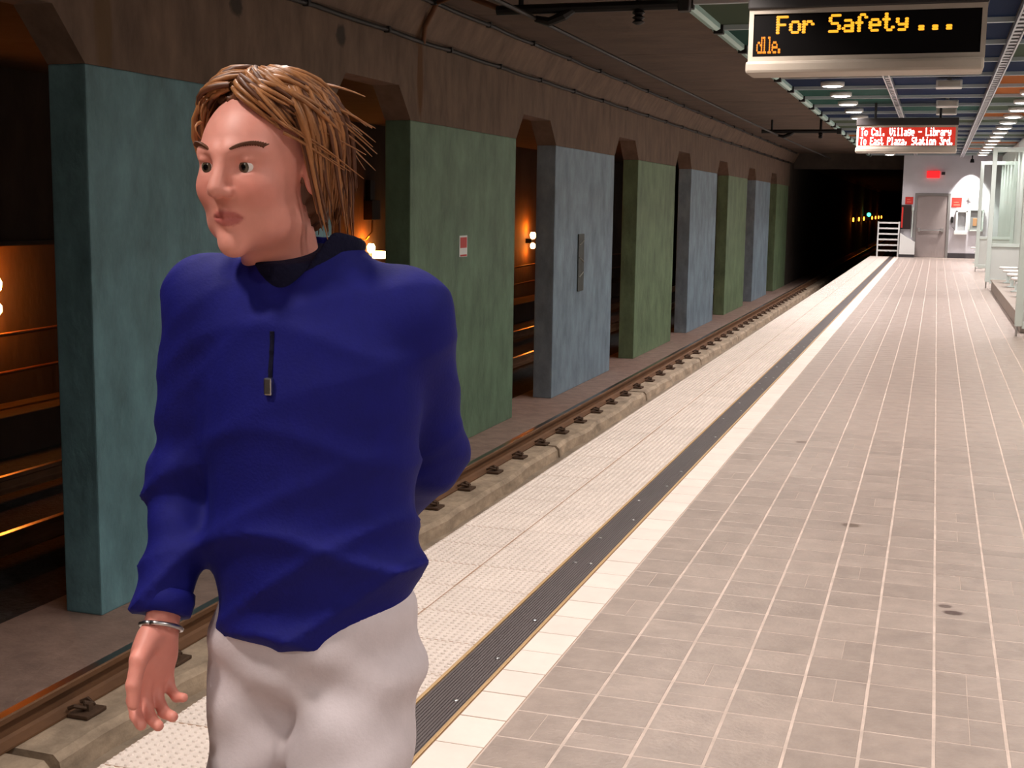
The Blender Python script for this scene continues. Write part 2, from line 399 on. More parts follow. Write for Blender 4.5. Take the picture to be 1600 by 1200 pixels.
for (y0, z0), (y1, z1) in zip(bound, bound[1:]):
    wl.mesh([(XP, y0, z0), (XP, y1, z1), (XP, y1, ZC), (XP, y0, ZC), (XPB, y0, z0), (XPB, y1, z1), (XPB, y1, ZC), (XPB, y0, ZC)],
            [(3, 2, 1, 0), (4, 5, 6, 7), (0, 1, 5, 4), (2, 3, 7, 6)])
struct(wl.build('wall_left', M['conc']))
struct(MB().box(XPB-0.2, XP-0.02, 47.16, 150, ZB, ZC+0.4).build('wall_tunnel', M['dark']))
# ceiling: sloping haunch above the piers, flat soffit over the track and the platform
cl = MB()
cl.mesh([(XP, YB, ZC), (XP, 150, ZC), (-4.90, 150, 3.60), (-4.90, YB, 3.60), (XP, YB, 3.75), (XP, 150, 3.75)], [(0, 1, 2, 3), (0, 4, 5, 1)])
struct(cl.build('trim_2', M['conc']))
ce = MB()
for i in range(-1, 14):                   # pour joints across the soffit
    y0, y1 = -6+3.9*i, -6+3.9*(i+1)-0.02
    ce.box(-4.92, 2.2, y0, y1, 3.60, 3.72)
ce.box(-5.1, 2.2, YB, 48.6, 3.63, 3.8)
struct(ce.build('ceiling', M['ceil']))
struct(MB().box(-10.8, XPB, YB, 150, 3.05, 3.3).build('ceiling_far_track', M['dark']))
struct(MB().box(-5.3, -1.0, 48.6, 150, 3.45, 3.7).build('ceiling_tunnel', M['dark']))
struct(MB().box(-1.17, -0.9, 46.75, 150, -1.3, 3.6).build('wall_tunnel_right', M['dark']))
struct(MB().box(-5.3, -1.0, 149, 149.2, -1.4, 3.6).build('wall_tunnel_end', M['dark']))
struct(MB().box(-5.1, -1.17, 48.6, 49.2, 3.05, 3.45).build('trim_3', M['dark']))

# sticker and dark plate on the piers
b = empty('warning_sticker', (XP+0.001, 13.76, 0.98)); tag(b, 'small red and white sticker on the green pier', 'sticker')
at(MB().box(XP, XP+0.006, 13.63, 13.88, 0.975, 1.215, 0.002).build('sticker_sheet', M['white']), b)
at(MB().box(XP+0.004, XP+0.008, 13.65, 13.86, 1.075, 1.195).build('red_field', M['red']), b)
at(MB().box(XP+0.004, XP+0.008, 13.65, 13.86, 0.98, 1.0).build('red_line', M['red']), b)
b = empty('wall_plate', (XP, 18.9, 0.29)); tag(b, 'narrow dark vertical plate fixed to the blue-grey pier', 'plate')
M['platec'] = mat('dark_plate', (66, 70, 66), 0.6, var=0.3, scale=(10, 10, 10)); M['platem'] = mat('pale_mark', (130, 132, 120), 0.6)
at(MB().box(XP, XP+0.02, 18.70, 19.02, 0.29, 1.15, 0.004).build('plate_body', M['platec']), b)
for z0, s in ((0.98, 1), (0.80, -1), (0.50, 1)):
    at(MB().tube([(XP+0.022, 18.74, z0), (XP+0.022, 18.98, z0+0.07*s)], 0.012, 5).build('scratch_mark', M['platem']), b)

# ---------------------------------------------------------------- cables, conduits and overhead line
def cable(name, x, z, ph, label):
    e = empty(name, (x, YB, z)); tag(e, label, 'cable')
    pts = [(x+0.008*math.sin(y*1.9+ph), y, z-0.012*abs(math.sin((y-ph)*math.pi/1.66))) for y in np.arange(-2, 47.3, 0.4)]
    at(MB().tube(pts, 0.022, 6).build('cable_run', M['cable'], smooth=True), e)
    me = MB().box(-0.03, 0.03, -0.022, 0.022, -0.03, 0.03, 0.006).data('cable_clip', M['cable'])
    for j in range(24):
        o = link('cable_clip', me, None, (x, ph+8.2+1.66*j, z)); at(o, e)
cable('cable', XP+0.045, 3.20, 0.0, 'black clipped cable along the concrete wall above the piers')
cable('cable', -4.86, 3.55, 0.7, 'black clipped cable along the edge of the track ceiling')
wr = [(-3.58, y, 3.24+0.06*((y-21)/10)**2*0.2) for y in np.arange(-4, 47, 2.0)]
tag(MB().tube(wr, 0.02, 6).build('contact_wire', M['wire']), 'overhead contact wire hung under the ceiling over the track', 'wire')
def support(Y, label):
    e = empty('overhead_support', (-3.1, Y, 3.30)); tag(e, label, 'support arm', 'overhead line supports')
    at(MB().tube([(-3.95, Y, 3.335), (-2.18, Y, 3.335)], [0.045, 0.045], 10).build('support_tube', M['black']), e)
    at(MB().tube([(-2.62, Y, 3.335), (-2.62, Y, 3.60)], 0.03, 8).build('hanger', M['black']), e)
    at(MB().tube([(-3.72, Y, 3.335), (-3.72, Y, 3.60)], 0.025, 8).build('hanger', M['black']), e)
    b = MB(); b.lathe([(0.02, 3.17), (0.06, 3.19), (0.03, 3.21), (0.06, 3.23), (0.03, 3.25), (0.06, 3.27), (0.03, 3.31)], -2.62, Y, 12)
    at(b.build('insulator', M['black']), e)
    b = MB(); b.tube([(-3.20, Y, 3.33), (-3.30, Y-0.02, 3.27), (-3.45, Y, 3.22), (-3.58, Y, 3.25)], [0.03, 0.045, 0.04, 0.03], 8)
    at(b.build('registration_arm', M['black']), e)
    at(MB().box(-2.26, -2.16, Y-0.06, Y+0.06, 3.27, 3.40, 0.01).build('end_bracket', M['black']), e)
support(11.5, 'black overhead line support arm just left of the amber message sign')
support(30.4, 'black overhead line support arm farther along, near the red message sign')
for Y, s in ((11.5, 'rusty conduit running from the near support arm down onto the wall'),):
    tag(MB().tube([(-3.95, Y+0.02, 3.36), (-4.4, Y+0.25, 3.54), (-4.84, Y+0.75, 3.55), (-5.02, Y+0.88, 3.34), (-5.06, Y+0.93, 3.18)], 0.026, 8).build('conduit', M['rustpipe'], smooth=True), s, 'conduit')
tag(MB().tube([(-5.05, 8.9, 3.30), (-4.87, 9.25, 3.56), (-4.5, 9.4, 3.57)], 0.02, 6).build('conduit', M['rustpipe'], smooth=True), 'short conduit crossing the sloping concrete above the person', 'conduit')

# ---------------------------------------------------------------- far track side with sodium lamps
struct(MB().box(-10.9, -10.3, YB, 150, -1.5, 3.3).build('wall_far', M['farwall']))
struct(MB().box(-10.35, -9.62, YB, 150, -1.6, -0.83, 0.02).build('walkway', M['farwall']))
struct(MB().box(-10.3, -10.05, YB, 16.5, 1.02, 1.07).build('trim_4', M['farwall']))
for z in (0.02, -0.42): tag(MB().tube([(-10.05, y, z+0.015*math.sin(y)) for y in np.arange(4, 48, 1.0)], 0.024, 6).build('wall_pipe', M['rustpipe'], smooth=True),
                            'thin pipe along the orange-lit far tunnel wall, %s one' % ('upper' if z > 0 else 'lower'), 'pipe')
slab = ['sodium lamp on the far wall at the left edge of the picture', 'orange sodium lamp glowing on the far wall just right of the person',
        'orange sodium lamp glowing between the green and blue-grey piers', 'orange sodium lamp on the far wall, hidden deepest behind the piers']
for i, Y in enumerate((12.02, 22.3, 32.6)):
    zo = -0.20 if i == 0 else -0.06 if i == 1 else 0.0
    e = empty('tunnel_lamp', (-10.1, Y, 0.5)); tag(e, slab[i], 'lamp', 'sodium lamps on the far tunnel wall')
    at(MB().box(-10.3, -10.14, Y-0.07, Y+0.07, 0.58, 0.70, 0.01).build('lamp_bracket', M['black']), e)
    at(MB().lathe([(0.03, 0.69), (0.07, 0.73), (0.08, 0.81), (0.05, 0.87)], -10.12, Y, 14).build('bulb', M['orange_bulb'], smooth=True), e)
    at(MB().lathe([(0.04, 0.44), (0.07, 0.48), (0.07, 0.54), (0.03, 0.59)], -10.12, Y, 14).build('bulb', M['orange_bulb'], smooth=True), e)
    if i == 1: at(MB().box(-10.2, -9.98, Y+0.22, Y+0.42, 0.58, 0.72, 0.02).build('bulb', M['orange_bulb']), e)
    for ch in e.children: ch.location.z += zo
    for z in (0.97+zo, 0.37+zo):
        ld = bpy.data.lights.new('lamp_light', 'POINT'); ld.energy = 45 if z > .5 else 24; ld.color = SODIUM; ld.shadow_soft_size = 0.06
        lo = bpy.data.objects.new('lamp_light', ld); C.objects.link(lo); lo.location = (-10.14, Y, z); at(lo, e)
e = empty('junction_box', (-10.2, 23.0, 1.2)); tag(e, 'dark junction box with a drooping cable beside the orange lamp', 'box')
at(MB().box(-10.3, -10.12, 22.35, 22.75, 1.25, 1.62, 0.01).build('box_body', M['black']), e)
at(MB().box(-10.3, -10.2, 22.45, 22.66, 1.62, 2.0, 0.01).build('bracket', M['black']), e)
at(MB().tube([(-10.2, 22.55, 1.27), (-10.17, 22.45, 1.02), (-10.17, 22.15, 0.88), (-10.2, 21.7, 0.92)], 0.018, 6).build('cable_loop', M['cable']), e)
# lamps far down the running tunnel, and a green signal
for i in range(8):
    Y = 84+6.2*i
    e = empty('distant_tunnel_lamp', (XP+0.05, Y, 0.9)); tag(e, 'tiny orange lamp deep in the tunnel, %s of the row from the left' % ORD[i], 'lamp', 'orange lamps deep in the tunnel')
    at(MB().lathe([(0.03, 0.86), (0.05, 0.90), (0.05, 1.06), (0.03, 1.12)], XP+0.12, Y, 8).build('bulb', M['orange_far']), e)
    at(MB().box(XP-0.03, XP+0.06, Y-0.06, Y+0.06, 0.9, 1.1).build('lamp_bracket', M['black']), e)
    if i % 2 == 0:
        ld = bpy.data.lights.new('lamp_light', 'POINT'); ld.energy = 6; ld.color = SODIUM; ld.shadow_soft_size = 0.1
        lo = bpy.data.objects.new('lamp_light', ld); C.objects.link(lo); lo.location = (XP+0.35, Y, 1.0); at(lo, e)
e = empty('track_signal', (-4.75, 98, 0.2)); tag(e, 'small green track signal glowing deep in the tunnel', 'signal')
at(MB().tube([(-4.75, 98, -1.2), (-4.75, 98, 0.9)], 0.05, 8).build('mast', M['black']), e)
at(MB().box(-4.95, -4.55, 98, 98.2, 0.85, 1.45, 0.03).build('signal_head', M['black']), e)
at(MB().lathe([(0.14, -0.04), (0.14, 0.02), (0.08, 0.04)], 0, 0, 14).build('signal_lens', M['green_lit']), e)
o = e.children[-1]; o.rotation_euler = (math.pi/2, 0, 0); o.location = (-4.72, 97.97, 1.28)

# ---------------------------------------------------------------- coloured platform ceiling
BAY = 1.765; Y0 = 19.16-BAY*14
def bay_colours(i):
    """near to far, three fields across"""
    n = i-14                                # 0 is the bay that starts under the near sign's lower edge
    a = {-5: 'o', -4: 'g', -3: 't', -2: 't', -1: 'o', 0: 'b', 1: 't', 2: 't', 3: 'b', 4: 'b', 5: 'g', 6: 'g', 7: 'b', 8: 'o', 9: 'g', 10: 'o', 11: 'o', 12: 'g', 13: 'o'}.get(n, 'bt'[i % 2])
    bb = {1: 'b', 3: 't', 4: 'b', 5: 'g', 7: 'b', 9: 't'}.get(n, 'b')
    c = {0: 'o', 1: 'o', 2: 'g', 3: 'g', 4: 'o', 5: 'g', 6: 'b', 7: 'b', 8: 'g', 9: 'b', 10: 'o', 11: 'g', 12: 'o'}.get(n, 'gb'[i % 2])
    return a, bb, c
XS = [(-2.26, -0.84), (-0.72, 0.62), (0.74, 2.0)]
cc = empty('ceiling_grid', (0, 0, 3.5)); cc['kind'] = 'structure'
nb = int((YE-Y0)/BAY)+1
for i in range(-2, nb):
    ya, yb = Y0+BAY*i, min(Y0+BAY*(i+1), YE+0.05)
    at(MB().box(-2.30, 2.02, ya-0.03, ya+0.03, 3.42, 3.475).build('ceiling_channel', M['chan']), cc)
    at(MB().box(-2.34, -2.24, ya-0.05, ya+0.05, 3.38, 3.60).build('channel_end', M['black']), cc)
    cols = bay_colours(i)
    for (x0, x1), k in zip(XS, cols):
        at(MB().box(x0, x1, ya+0.03, yb-0.03, 3.47, 3.50).build('ceiling_panel', M['pan_'+k]), cc)
    if yb-ya > 0.4:
        f = MB(); y0, y1 = ya+0.10, yb-0.10
        f.prism([(-2.40, 3.59), (-2.42, 3.52), (-2.38, 3.43), (-2.30, 3.40), (-2.26, 3.42), (-2.26, 3.59)], 'y', y0, y1)
        at(f.build('edge_fascia', M['fascia']), cc)
for x0, x1, zz in ((-0.83, -0.73, 3.44), (0.62, 0.74, 3.40)):       # perforated trays along the ceiling
    t = MB()
    for xx in (x0, x1-0.018): t.box(xx, xx+0.018, 2, YE-0.3, zz-0.03, zz+0.04)
    t2 = at(t.build('tray_side', M['tray']), cc); t2['label'] = 'galvanised tray rail'
    r = MB()
    for y in np.arange(2, YE-0.4, 0.29): r.box(x0+0.018, x1-0.018, y, y+0.14, zz-0.005, zz+0.005)
    o = at(r.build('tray_rungs', M['tray']), cc); o['kind'] = 'stuff'
lp_body = MB().lathe([(0.175, 3.47), (0.175, 3.415), (0.16, 3.40), (0.145, 3.405), (0.14, 3.43)], 0, 0, 20).data('lamp_housing', M['lamp_body'], True)
lp_lens = MB().lathe([(0.139, 3.412), (0.139, 3.402), (0.10, 3.394)], 0, 0, 20).data('lamp_lens', M['lens'], True)
def downlight(power):
    ld = bpy.data.lights.new('downlight', 'AREA'); ld.shape = 'DISK'; ld.size = 0.24; ld.spread = math.radians(128); ld.energy = power; ld.color = LAMP_COL
    return ld
LD_NEAR, LD_FAR = downlight(LAMP_W*0.95), downlight(LAMP_W*1.45); LD_FAR.color = (1.0, 0.92, 0.90)
for side, X, name in (('l', -1.60, 'row above the platform edge'), ('r', 1.30, 'row above the seats')):
    n = 0
    for i in range(-2, nb):
        Y = Y0+BAY*(i+0.6)
        if Y > YE-0.3: continue
        e = empty('ceiling_downlight', (X, Y, 3.39))
        vis = Y > (19.5 if side == 'l' else 23)
        if vis: lab = 'round glowing downlight, %s in view of the %s' % (ORD[n], name); n += 1
        else: lab = 'round ceiling downlight near the camera, ahead of those in view, %s' % name
        tag(e, lab, 'downlight', 'ceiling downlights')
        at(link('lamp_housing', lp_body, None, (X, Y, 0)), e); at(link('lamp_lens', lp_lens, None, (X, Y, 0)), e)
        lo = bpy.data.objects.new('downlight', LD_FAR if Y > 17 else LD_NEAR); C.objects.link(lo); lo.location = (X, Y, 3.388); at(lo, e)
# off-white equipment boxes under the middle of the ceiling
for i, n in enumerate((0, 2, 3, 8, 9, 10)):
    Y = Y0+BAY*(14+n)+0.55
    e = empty('ceiling_speaker', (0.05, Y, 3.3)); tag(e, 'off-white box speaker under the blue ceiling, %s from the camera' % ORD[i], 'speaker', 'ceiling box speakers')
    at(MB().box(-0.12, 0.24, Y, Y+0.30, 3.32, 3.43, 0.015).build('speaker_box', M['box']), e)
    at(MB().tube([(0.06, Y+0.15, 3.42), (0.06, Y+0.15, 3.50)], 0.03, 8).build('mounting_stem', M['box']), e)
    at(MB().box(-0.09, 0.21, Y-0.006, Y+0.002, 3.34, 3.41).build('grille', M['sign_bezel']), e)

# ---------------------------------------------------------------- message signs
FONT = {'F': '7F09090901', 'S': '4649494931', 'T': '01017F0101', 'C': '3E41414122', 'V': '1F2040201F', 'L': '7F40404040', 'E': '7F49494941', 'P': '7F09090906',
        'a': '2054545478', 'b': '7F48444438', 'd': '384444487F', 'e': '3854545418', 'f': '087E090102', 'g': '0C5252523E', 'i': '00447D4000', 'l': '00417F4000',
        'n': '7C08040478', 'o': '3844444438', 'r': '7C08040408', 's': '4854545420', 't': '043F444020', 'y': '0C5050503C', 'z': '4464544C44', '.': '0060600000',
        ',': '0050300000', '-': '0808080808', '3': '2141454B31', ' ': '0000000000'}
def led(text, x, z, dx, dz, y, adv, bold, m, scr, name='led_letter'):
    """x, z: left and top of the line; each letter is a mesh of small faceted beads, one for each lit dot"""
    cx = 0
    for ch in text:
        on = set(); hx = FONT[ch]; mb = MB()
        for c in range(5):
            v = int(hx[2*c:2*c+2], 16)
            for r in range(7):
                if v >> r & 1:
                    on.add((int(2*(cx+c)), r))
                    if bold: on.add((int(2*(cx+c))+1, r))
        cx += adv
        for (c, r) in on:
            px = x+c*dx/2; pz = z-r*dz; h = dx*0.66; k = dz*0.54
            mb.mesh([(px-h, y, pz), (px-h*.3, y, pz+k), (px+h*.9, y, pz+k*.7), (px+h, y, pz-k*.7), (px-h*.3, y, pz-k), (px, y-0.004, pz)],
                    [(0, 5, 1), (1, 5, 2), (2, 5, 3), (3, 5, 4), (4, 5, 0)])
        if on:
            o = mb.build(name, m, scr); o.matrix_parent_inverse = Matrix.Identity(4); o['kind'] = 'stuff'
def sign(Y, label, red=False):
    x0, x1 = -1.44, 0.265
    e = empty('message_sign', ((x0+x1)/2, Y+0.15, 2.58)); tag(e, label, 'sign')
    at(MB().box(x0, x1, Y+0.03, Y+0.34, 2.67, 3.06, 0.012).build('sign_housing', M['sign_bezel']), e)
    at(MB().box(x0-0.01, x1+0.01, Y-0.02, Y+0.36, 3.06, 3.19, 0.012).build('top_cap', M['sign_top']), e)
    at(MB().box(x0-0.015, x1-0.002, Y-0.03, Y+0.36, 2.585, 2.675, 0.022).build('lower_lip', M['sign_body'], smooth=False), e)
    t = 0.035
    bz = MB(); bz.box(x0, x1, Y, Y+0.04, 3.06-t, 3.06); bz.box(x0, x1, Y, Y+0.04, 2.675, 2.675+t)
    bz.box(x0, x0+t, Y, Y+0.04, 2.675+t, 3.06-t); bz.box(x1-t, x1, Y, Y+0.04, 2.675+t, 3.06-t)
    at(bz.build('bezel', M['sign_body']), e)
    scr = at(MB().box(x0+t, x1-t, Y+0.012, Y+0.035, 2.675+t, 3.06-t).build('screen', M['red_screen'] if red else M['screen']), e)
    for xx in (x0+0.3, x1-0.3): at(MB().tube([(xx, Y+0.2, 3.18), (xx, Y+0.2, 3.48)], 0.022, 8).build('hanger', M['sign_top']), e)
    if red:
        led('To Cal. Village - Library', x0+0.075, 3.005, 0.0102, 0.0195, Y+0.010, 6, True, M['white_led'], scr)
        led('To East Plaza, Station 3rd.', x0+0.065, 2.845, 0.0098, 0.0195, Y+0.010, 6, True, M['white_led'], scr)
    else:
        led('For Safety', -1.229, 3.000, 0.0161, 0.0192, Y+0.010, 6, True, M['amber_hot'], scr)
        led('...', -0.215, 3.000, 0.0161, 0.0192, Y+0.010, 6, True, M['amber_hot'], scr)
        led('dlle.', -1.375, 2.850, 0.0085, 0.0180, Y+0.010, 4.6, False, M['amber'], scr)
sign(10.1, 'near hanging message sign with amber dot letters on black')
sign(24.0, 'far hanging message sign with white letters glowing on red', True)

# ---------------------------------------------------------------- end wall of the platform
W = YE
struct(MB().box(-1.17, 2.05, W, W+0.25, 0, 3.6).build('wall_back', M['wallwhite']))
for a, b_, n in ((-1.17, -0.72, 'baseboard_back'), (0.42, 2.0, 'baseboard_back')): struct(MB().box(a, b_, W-0.025, W, 0, 0.17).build(n, M['base']))
d1 = empty('door_1', (-0.2, W, 0)); d1['kind'] = 'structure'; d1['label'] = 'brown-grey metal door in the end wall'
at(MB().box(-0.66, 0.34, W-0.03, W+0.02, 0.01, 2.10, 0.004).build('door_leaf', M['door']), d1)
fr = MB(); fr.box(-0.74, -0.66, W-0.06, W+0.02, 0, 2.18); fr.box(0.34, 0.42, W-0.06, W+0.02, 0, 2.18); fr.box(-0.66, 0.34, W-0.06, W+0.02, 2.10, 2.18)
at(fr.build('door_frame', M['frame']), d1)
pb = at(MB().tube([(-0.56, W-0.10, 0.93), (0.20, W-0.10, 0.93)], 0.02, 8).build('push_bar', M['steel']), d1)
for x in (-0.56, 0.20): at(MB().box(x-0.04, x+0.04, W-0.11, W-0.03, 0.88, 1.0, 0.008).build('bar_bracket', M['steel']), d1)
e = empty('exit_sign', (-0.19, W, 2.75)); tag(e, 'glowing red exit sign above the door', 'sign')
at(MB().box(-0.40, 0.02, W-0.10, W, 2.70, 2.93, 0.015).build('sign_case', M['redlit']), e)
e = empty('wall_camera', (0.12, W, 2.8)); tag(e, 'small dark camera beside the red exit sign', 'camera')
at(MB().box(0.07, 0.19, W-0.22, W-0.06, 2.80, 2.90, 0.01).build('camera_body', M['black']), e); at(MB().box(0.11, 0.15, W-0.08, W, 2.83, 2.87).build('camera_mount', M['black']), e)
def notice(x0, x1, z0, z1, label):
    e = empty('notice', ((x0+x1)/2, W, z0)); tag(e, label, 'notice')
    at(MB().box(x0, x1, W-0.015, W, z0, z1, 0.003).build('notice_board', M['red']), e)
    at(MB().box(x0+0.06, x1-0.06, W-0.019, W-0.014, z0+0.06, z0+0.10).build('text_line', M['palered']), e)
    at(MB().box(x0+0.06, x1-0.10, W-0.019, W-0.014, z0+0.15, z0+0.18).build('text_line', M['palered']), e)
notice(-1.06, -0.80, 1.80, 2.05, 'small red notice on the end wall left of the door')
notice(0.46, 0.78, 1.72, 2.05, 'red notice on the end wall right of the door')
e = empty('hose_cabinet', (-1.0, W, 0.95)); tag(e, 'tall dark cabinet on the end wall left of the door', 'cabinet')
at(MB().box(-1.17, -0.84, W-0.16, W, 0.95, 1.78, 0.01).build('cabinet_body', mat('dark_red_brown', (34, 12, 11), 0.5)), e)
at(MB().box(-1.15, -1.10, W-0.165, W-0.155, 1.0, 1.7).build('red_edge', M['red']), e)
e = empty('pipe_post', (-0.79, W, 0)); tag(e, 'slim pale pipe between the dark cabinet and the door', 'pipe')
at(MB().tube([(-0.79, W-0.06, 0.68), (-0.79, W-0.06, 1.62)], 0.022, 8).build('pipe_length', M['shelter']), e); at(MB().box(-0.83, -0.75, W-0.1, W, 1.58, 1.70, 0.01).build('pipe_cap', M['shelter']), e)
e = empty('sloped_bin', (-0.95, W, 0.17)); tag(e, 'white sloped-top bin against the end wall left of the door', 'bin')
at(MB().prism([(-1.16, 0.10), (-0.66, 0.10), (-0.66, 0.52), (-0.80, 0.60), (-1.16, 0.82)], 'y', W-0.40, W-0.005).build('bin_body', M['white']), e)
at(MB().box(-1.15, -0.67, W-0.38, W-0.02, 0.0, 0.10).build('bin_plinth', M['base']), e)
e = empty('ticket_box', (0.80, W, 0.80)); tag(e, 'white wall box with shelf right of the door', 'wall box')
bx = MB(); bx.box(0.62, 0.68, W-0.16, W, 0.85, 1.60); bx.box(0.94, 0.99, W-0.16, W, 0.85, 1.60); bx.box(0.62, 0.99, W-0.16, W, 1.56, 1.64)
at(bx.build('box_surround', M['white']), e)
at(MB().box(0.68, 0.94, W-0.05, W, 0.95, 1.56).build('box_back', mat('grey_box_back', (150, 150, 152), 0.5)), e)
at(MB().box(0.58, 1.00, W-0.26, W, 0.80, 0.93, 0.02).build('box_shelf', M['white']), e)
e = empty('wall_phone', (0.5, W, 1.2)); tag(e, 'small dark phone handset on the end wall by the white box', 'phone')
at(MB().box(0.465, 0.54, W-0.06, W, 1.20, 1.40, 0.015).build('handset', M['black']), e); at(MB().tube([(0.5, W-0.04, 1.22), (0.52, W-0.06, 1.05), (0.58, W-0.04, 1.0)], 0.008, 6).build('cord', M['black']), e)
e = empty('info_case', (1.2, W, 0.9)); tag(e, 'grey glazed information case at the right end of the end wall', 'case')
cs = MB(); cs.box(1.04, 1.08, W-0.10, W, 0.95, 1.64); cs.box(1.46, 1.50, W-0.10, W, 0.95, 1.64); cs.box(1.04, 1.50, W-0.10, W, 1.62, 1.66); cs.box(1.04, 1.50, W-0.10, W, 0.93, 0.97)
at(cs.build('case_frame', M['shelter']), e)
at(MB().box(1.08, 1.46, W-0.04, W, 0.97, 1.62).build('case_back', mat('case_grey', (128, 130, 128), 0.5)), e)
at(MB().box(1.17, 1.30, W-0.06, W-0.035, 1.10, 1.36, 0.01).build('poster', mat('tan_poster', (170, 130, 90), 0.6)), e)
e = empty('wall_tap', (0.98, W, 1.98)); tag(e, 'small grey fitting in the bright light pool on the end wall', 'fitting')
at(MB().box(0.95, 1.02, W-0.06, W, 1.96, 2.06, 0.01).build('fitting_body', M['frame']), e); at(MB().tube([(0.90, W-0.04, 2.04), (1.07, W-0.04, 1.99)], 0.012, 6).build('fitting_bar', M['frame']), e)
# wall washer lamp over the end wall
e = empty('wall_washer', (1.02, W-0.5, 3.2)); tag(e, 'wall washer spotlight lighting the end wall by the corner', 'spotlight')
at(MB().tube([(1.02, W-0.50, 3.46), (1.02, W-0.50, 3.30)], 0.02, 8).build('stem', M['black']), e)
at(MB().lathe([(0.05, 3.32), (0.07, 3.22), (0.06, 3.20)], 1.02, W-0.50, 12).build('spot_head', M['black']), e)
ld = bpy.data.lights.new('spot', 'SPOT'); ld.energy = 700; ld.color = (1, 0.97, 0.9); ld.spot_size = math.radians(66); ld.spot_blend = 0.45; ld.shadow_soft_size = 0.04
lo = bpy.data.objects.new('spot', ld); C.objects.link(lo); lo.location = (1.02, W-0.52, 3.19); lo.rotation_euler = (math.radians(22), 0, 0); at(lo, e)
# railed gate across the tactile strip at the platform's end
e = empty('end_gate', (-1.5, W-0.2, 0)); tag(e, 'white railed gate at the far end of the platform edge', 'gate')
for x in (-1.92, -1.235): at(MB().box(x, x+0.05, W-0.22, W-0.17, 0, 1.20, 0.005).build('gate_post', M['white']), e)
for k in range(6): at(MB().box(-1.90, -1.19, W-0.215, W-0.175, 0.18+0.19*k, 0.235+0.19*k, 0.004).build('gate_rail', M['white']), e)

# ---------------------------------------------------------------- right side: wall panels, glazed screens, stools
rw = MB().box(1.98, 2.2, YB, YE, 0, 3.6).build('wall_right', M['frame']); struct(rw)
for i in range(26):
    y0 = 8+1.5*i
    if y0+1.45 > YE: break
    MB().box(1.94, 1.985, y0, y0+1.46, 0.1, 3.4, 0.01).build('wall_panel', M['wallright'], rw)
def screen(Y, label, full):
    e = empty('glass_screen', (1.4, Y, 0)); tag(e, label, 'screen', 'glazed screens beside the seats')
    zt = 3.42 if full else 2.88
    for x in (1.02, 1.84): at(MB().box(x, x+0.09, Y-0.045, Y+0.045, 0.13, zt, 0.008).build('post', M['shelter']), e)
    at(MB().box(1.11, 1.84, Y-0.04, Y+0.04, 2.79, 2.88, 0.006).build('top_beam', M['shelter']), e)
    at(MB().box(1.11, 1.84, Y-0.04, Y+0.04, 0.86, 0.93, 0.006).build('middle_rail', M['shelter']), e)
    at(MB().box(1.11, 1.84, Y-0.04, Y+0.04, 0.10, 0.19, 0.006).build('bottom_rail', M['shelter']), e)
    at(MB().box(1.11, 1.84, Y-0.012, Y+0.012, 0.19, 0.86).build('lower_panel', M['wallright']), e)
    at(MB().box(1.11, 1.84, Y-0.006, Y+0.006, 0.93, 2.79).build('glass_pane', M['glass']), e)
    for x in (1.045, 1.30, 1.86): at(MB().tube([(x, Y, 0), (x, Y, 0.13)], 0.014, 8).build('foot', M['steel']), e)
screen(17.5, 'nearest glazed screen in a pale frame at the right edge', True)
screen(28.4, 'second glazed screen in a pale frame beyond the bench', False)
screen(36.2, 'third glazed screen in a pale frame before the end wall', False)
e = empty('seat_base', (1.45, 22.8, 0)); tag(e, 'long low taupe plinth carrying the row of round stools', 'plinth')
at(MB().box(1.12, 1.92, 18.0, 27.6, 0, 0.20, 0.015).build('plinth_block', M['dais']), e)
at(MB().box(1.10, 1.93, 17.98, 27.62, 0.20, 0.225, 0.006).build('plinth_cap', M['dais']), e)
st_seat = MB().lathe([(0.15, 0.49), (0.17, 0.50), (0.172, 0.525), (0.16, 0.535)], 0, 0, 20).data('stool_seat', M['white'], True)
st_stem = MB().lathe([(0.09, 0.226), (0.09, 0.238), (0.03, 0.255), (0.028, 0.49)], 0, 0, 12).data('stool_stem', M['shelter'], True)
st_tall = MB().lathe([(0.09, 0.0), (0.09, 0.012), (0.03, 0.03), (0.028, 0.45)], 0, 0, 12).data('stool_stem', M['shelter'], True)
for i, (x, y, z) in enumerate([(1.36, 19.3, .225), (1.36, 20.7, .225), (1.36, 22.1, .225), (1.36, 23.5, .225), (1.36, 24.9, .225), (1.36, 26.3, .225), (1.22, 38.4, 0), (1.34, 40.4, 0), (1.22, 42.4, 0)]):
    e = empty('round_stool', (x, y, z))
    tag(e, ('white round stool on the taupe plinth, %s from the camera' % ORD[i]) if i < 6 else 'white round stool beyond the glazed screens, %s of three' % ORD[i-6], 'stool', 'round stools')
    dz = 0.0 if z else -0.226
    at(link('stool_seat', st_seat, None, (x, y, dz*0.2)), e)
    at(link('stool_stem', st_stem if z else st_tall, None, (x, y, 0)), e)
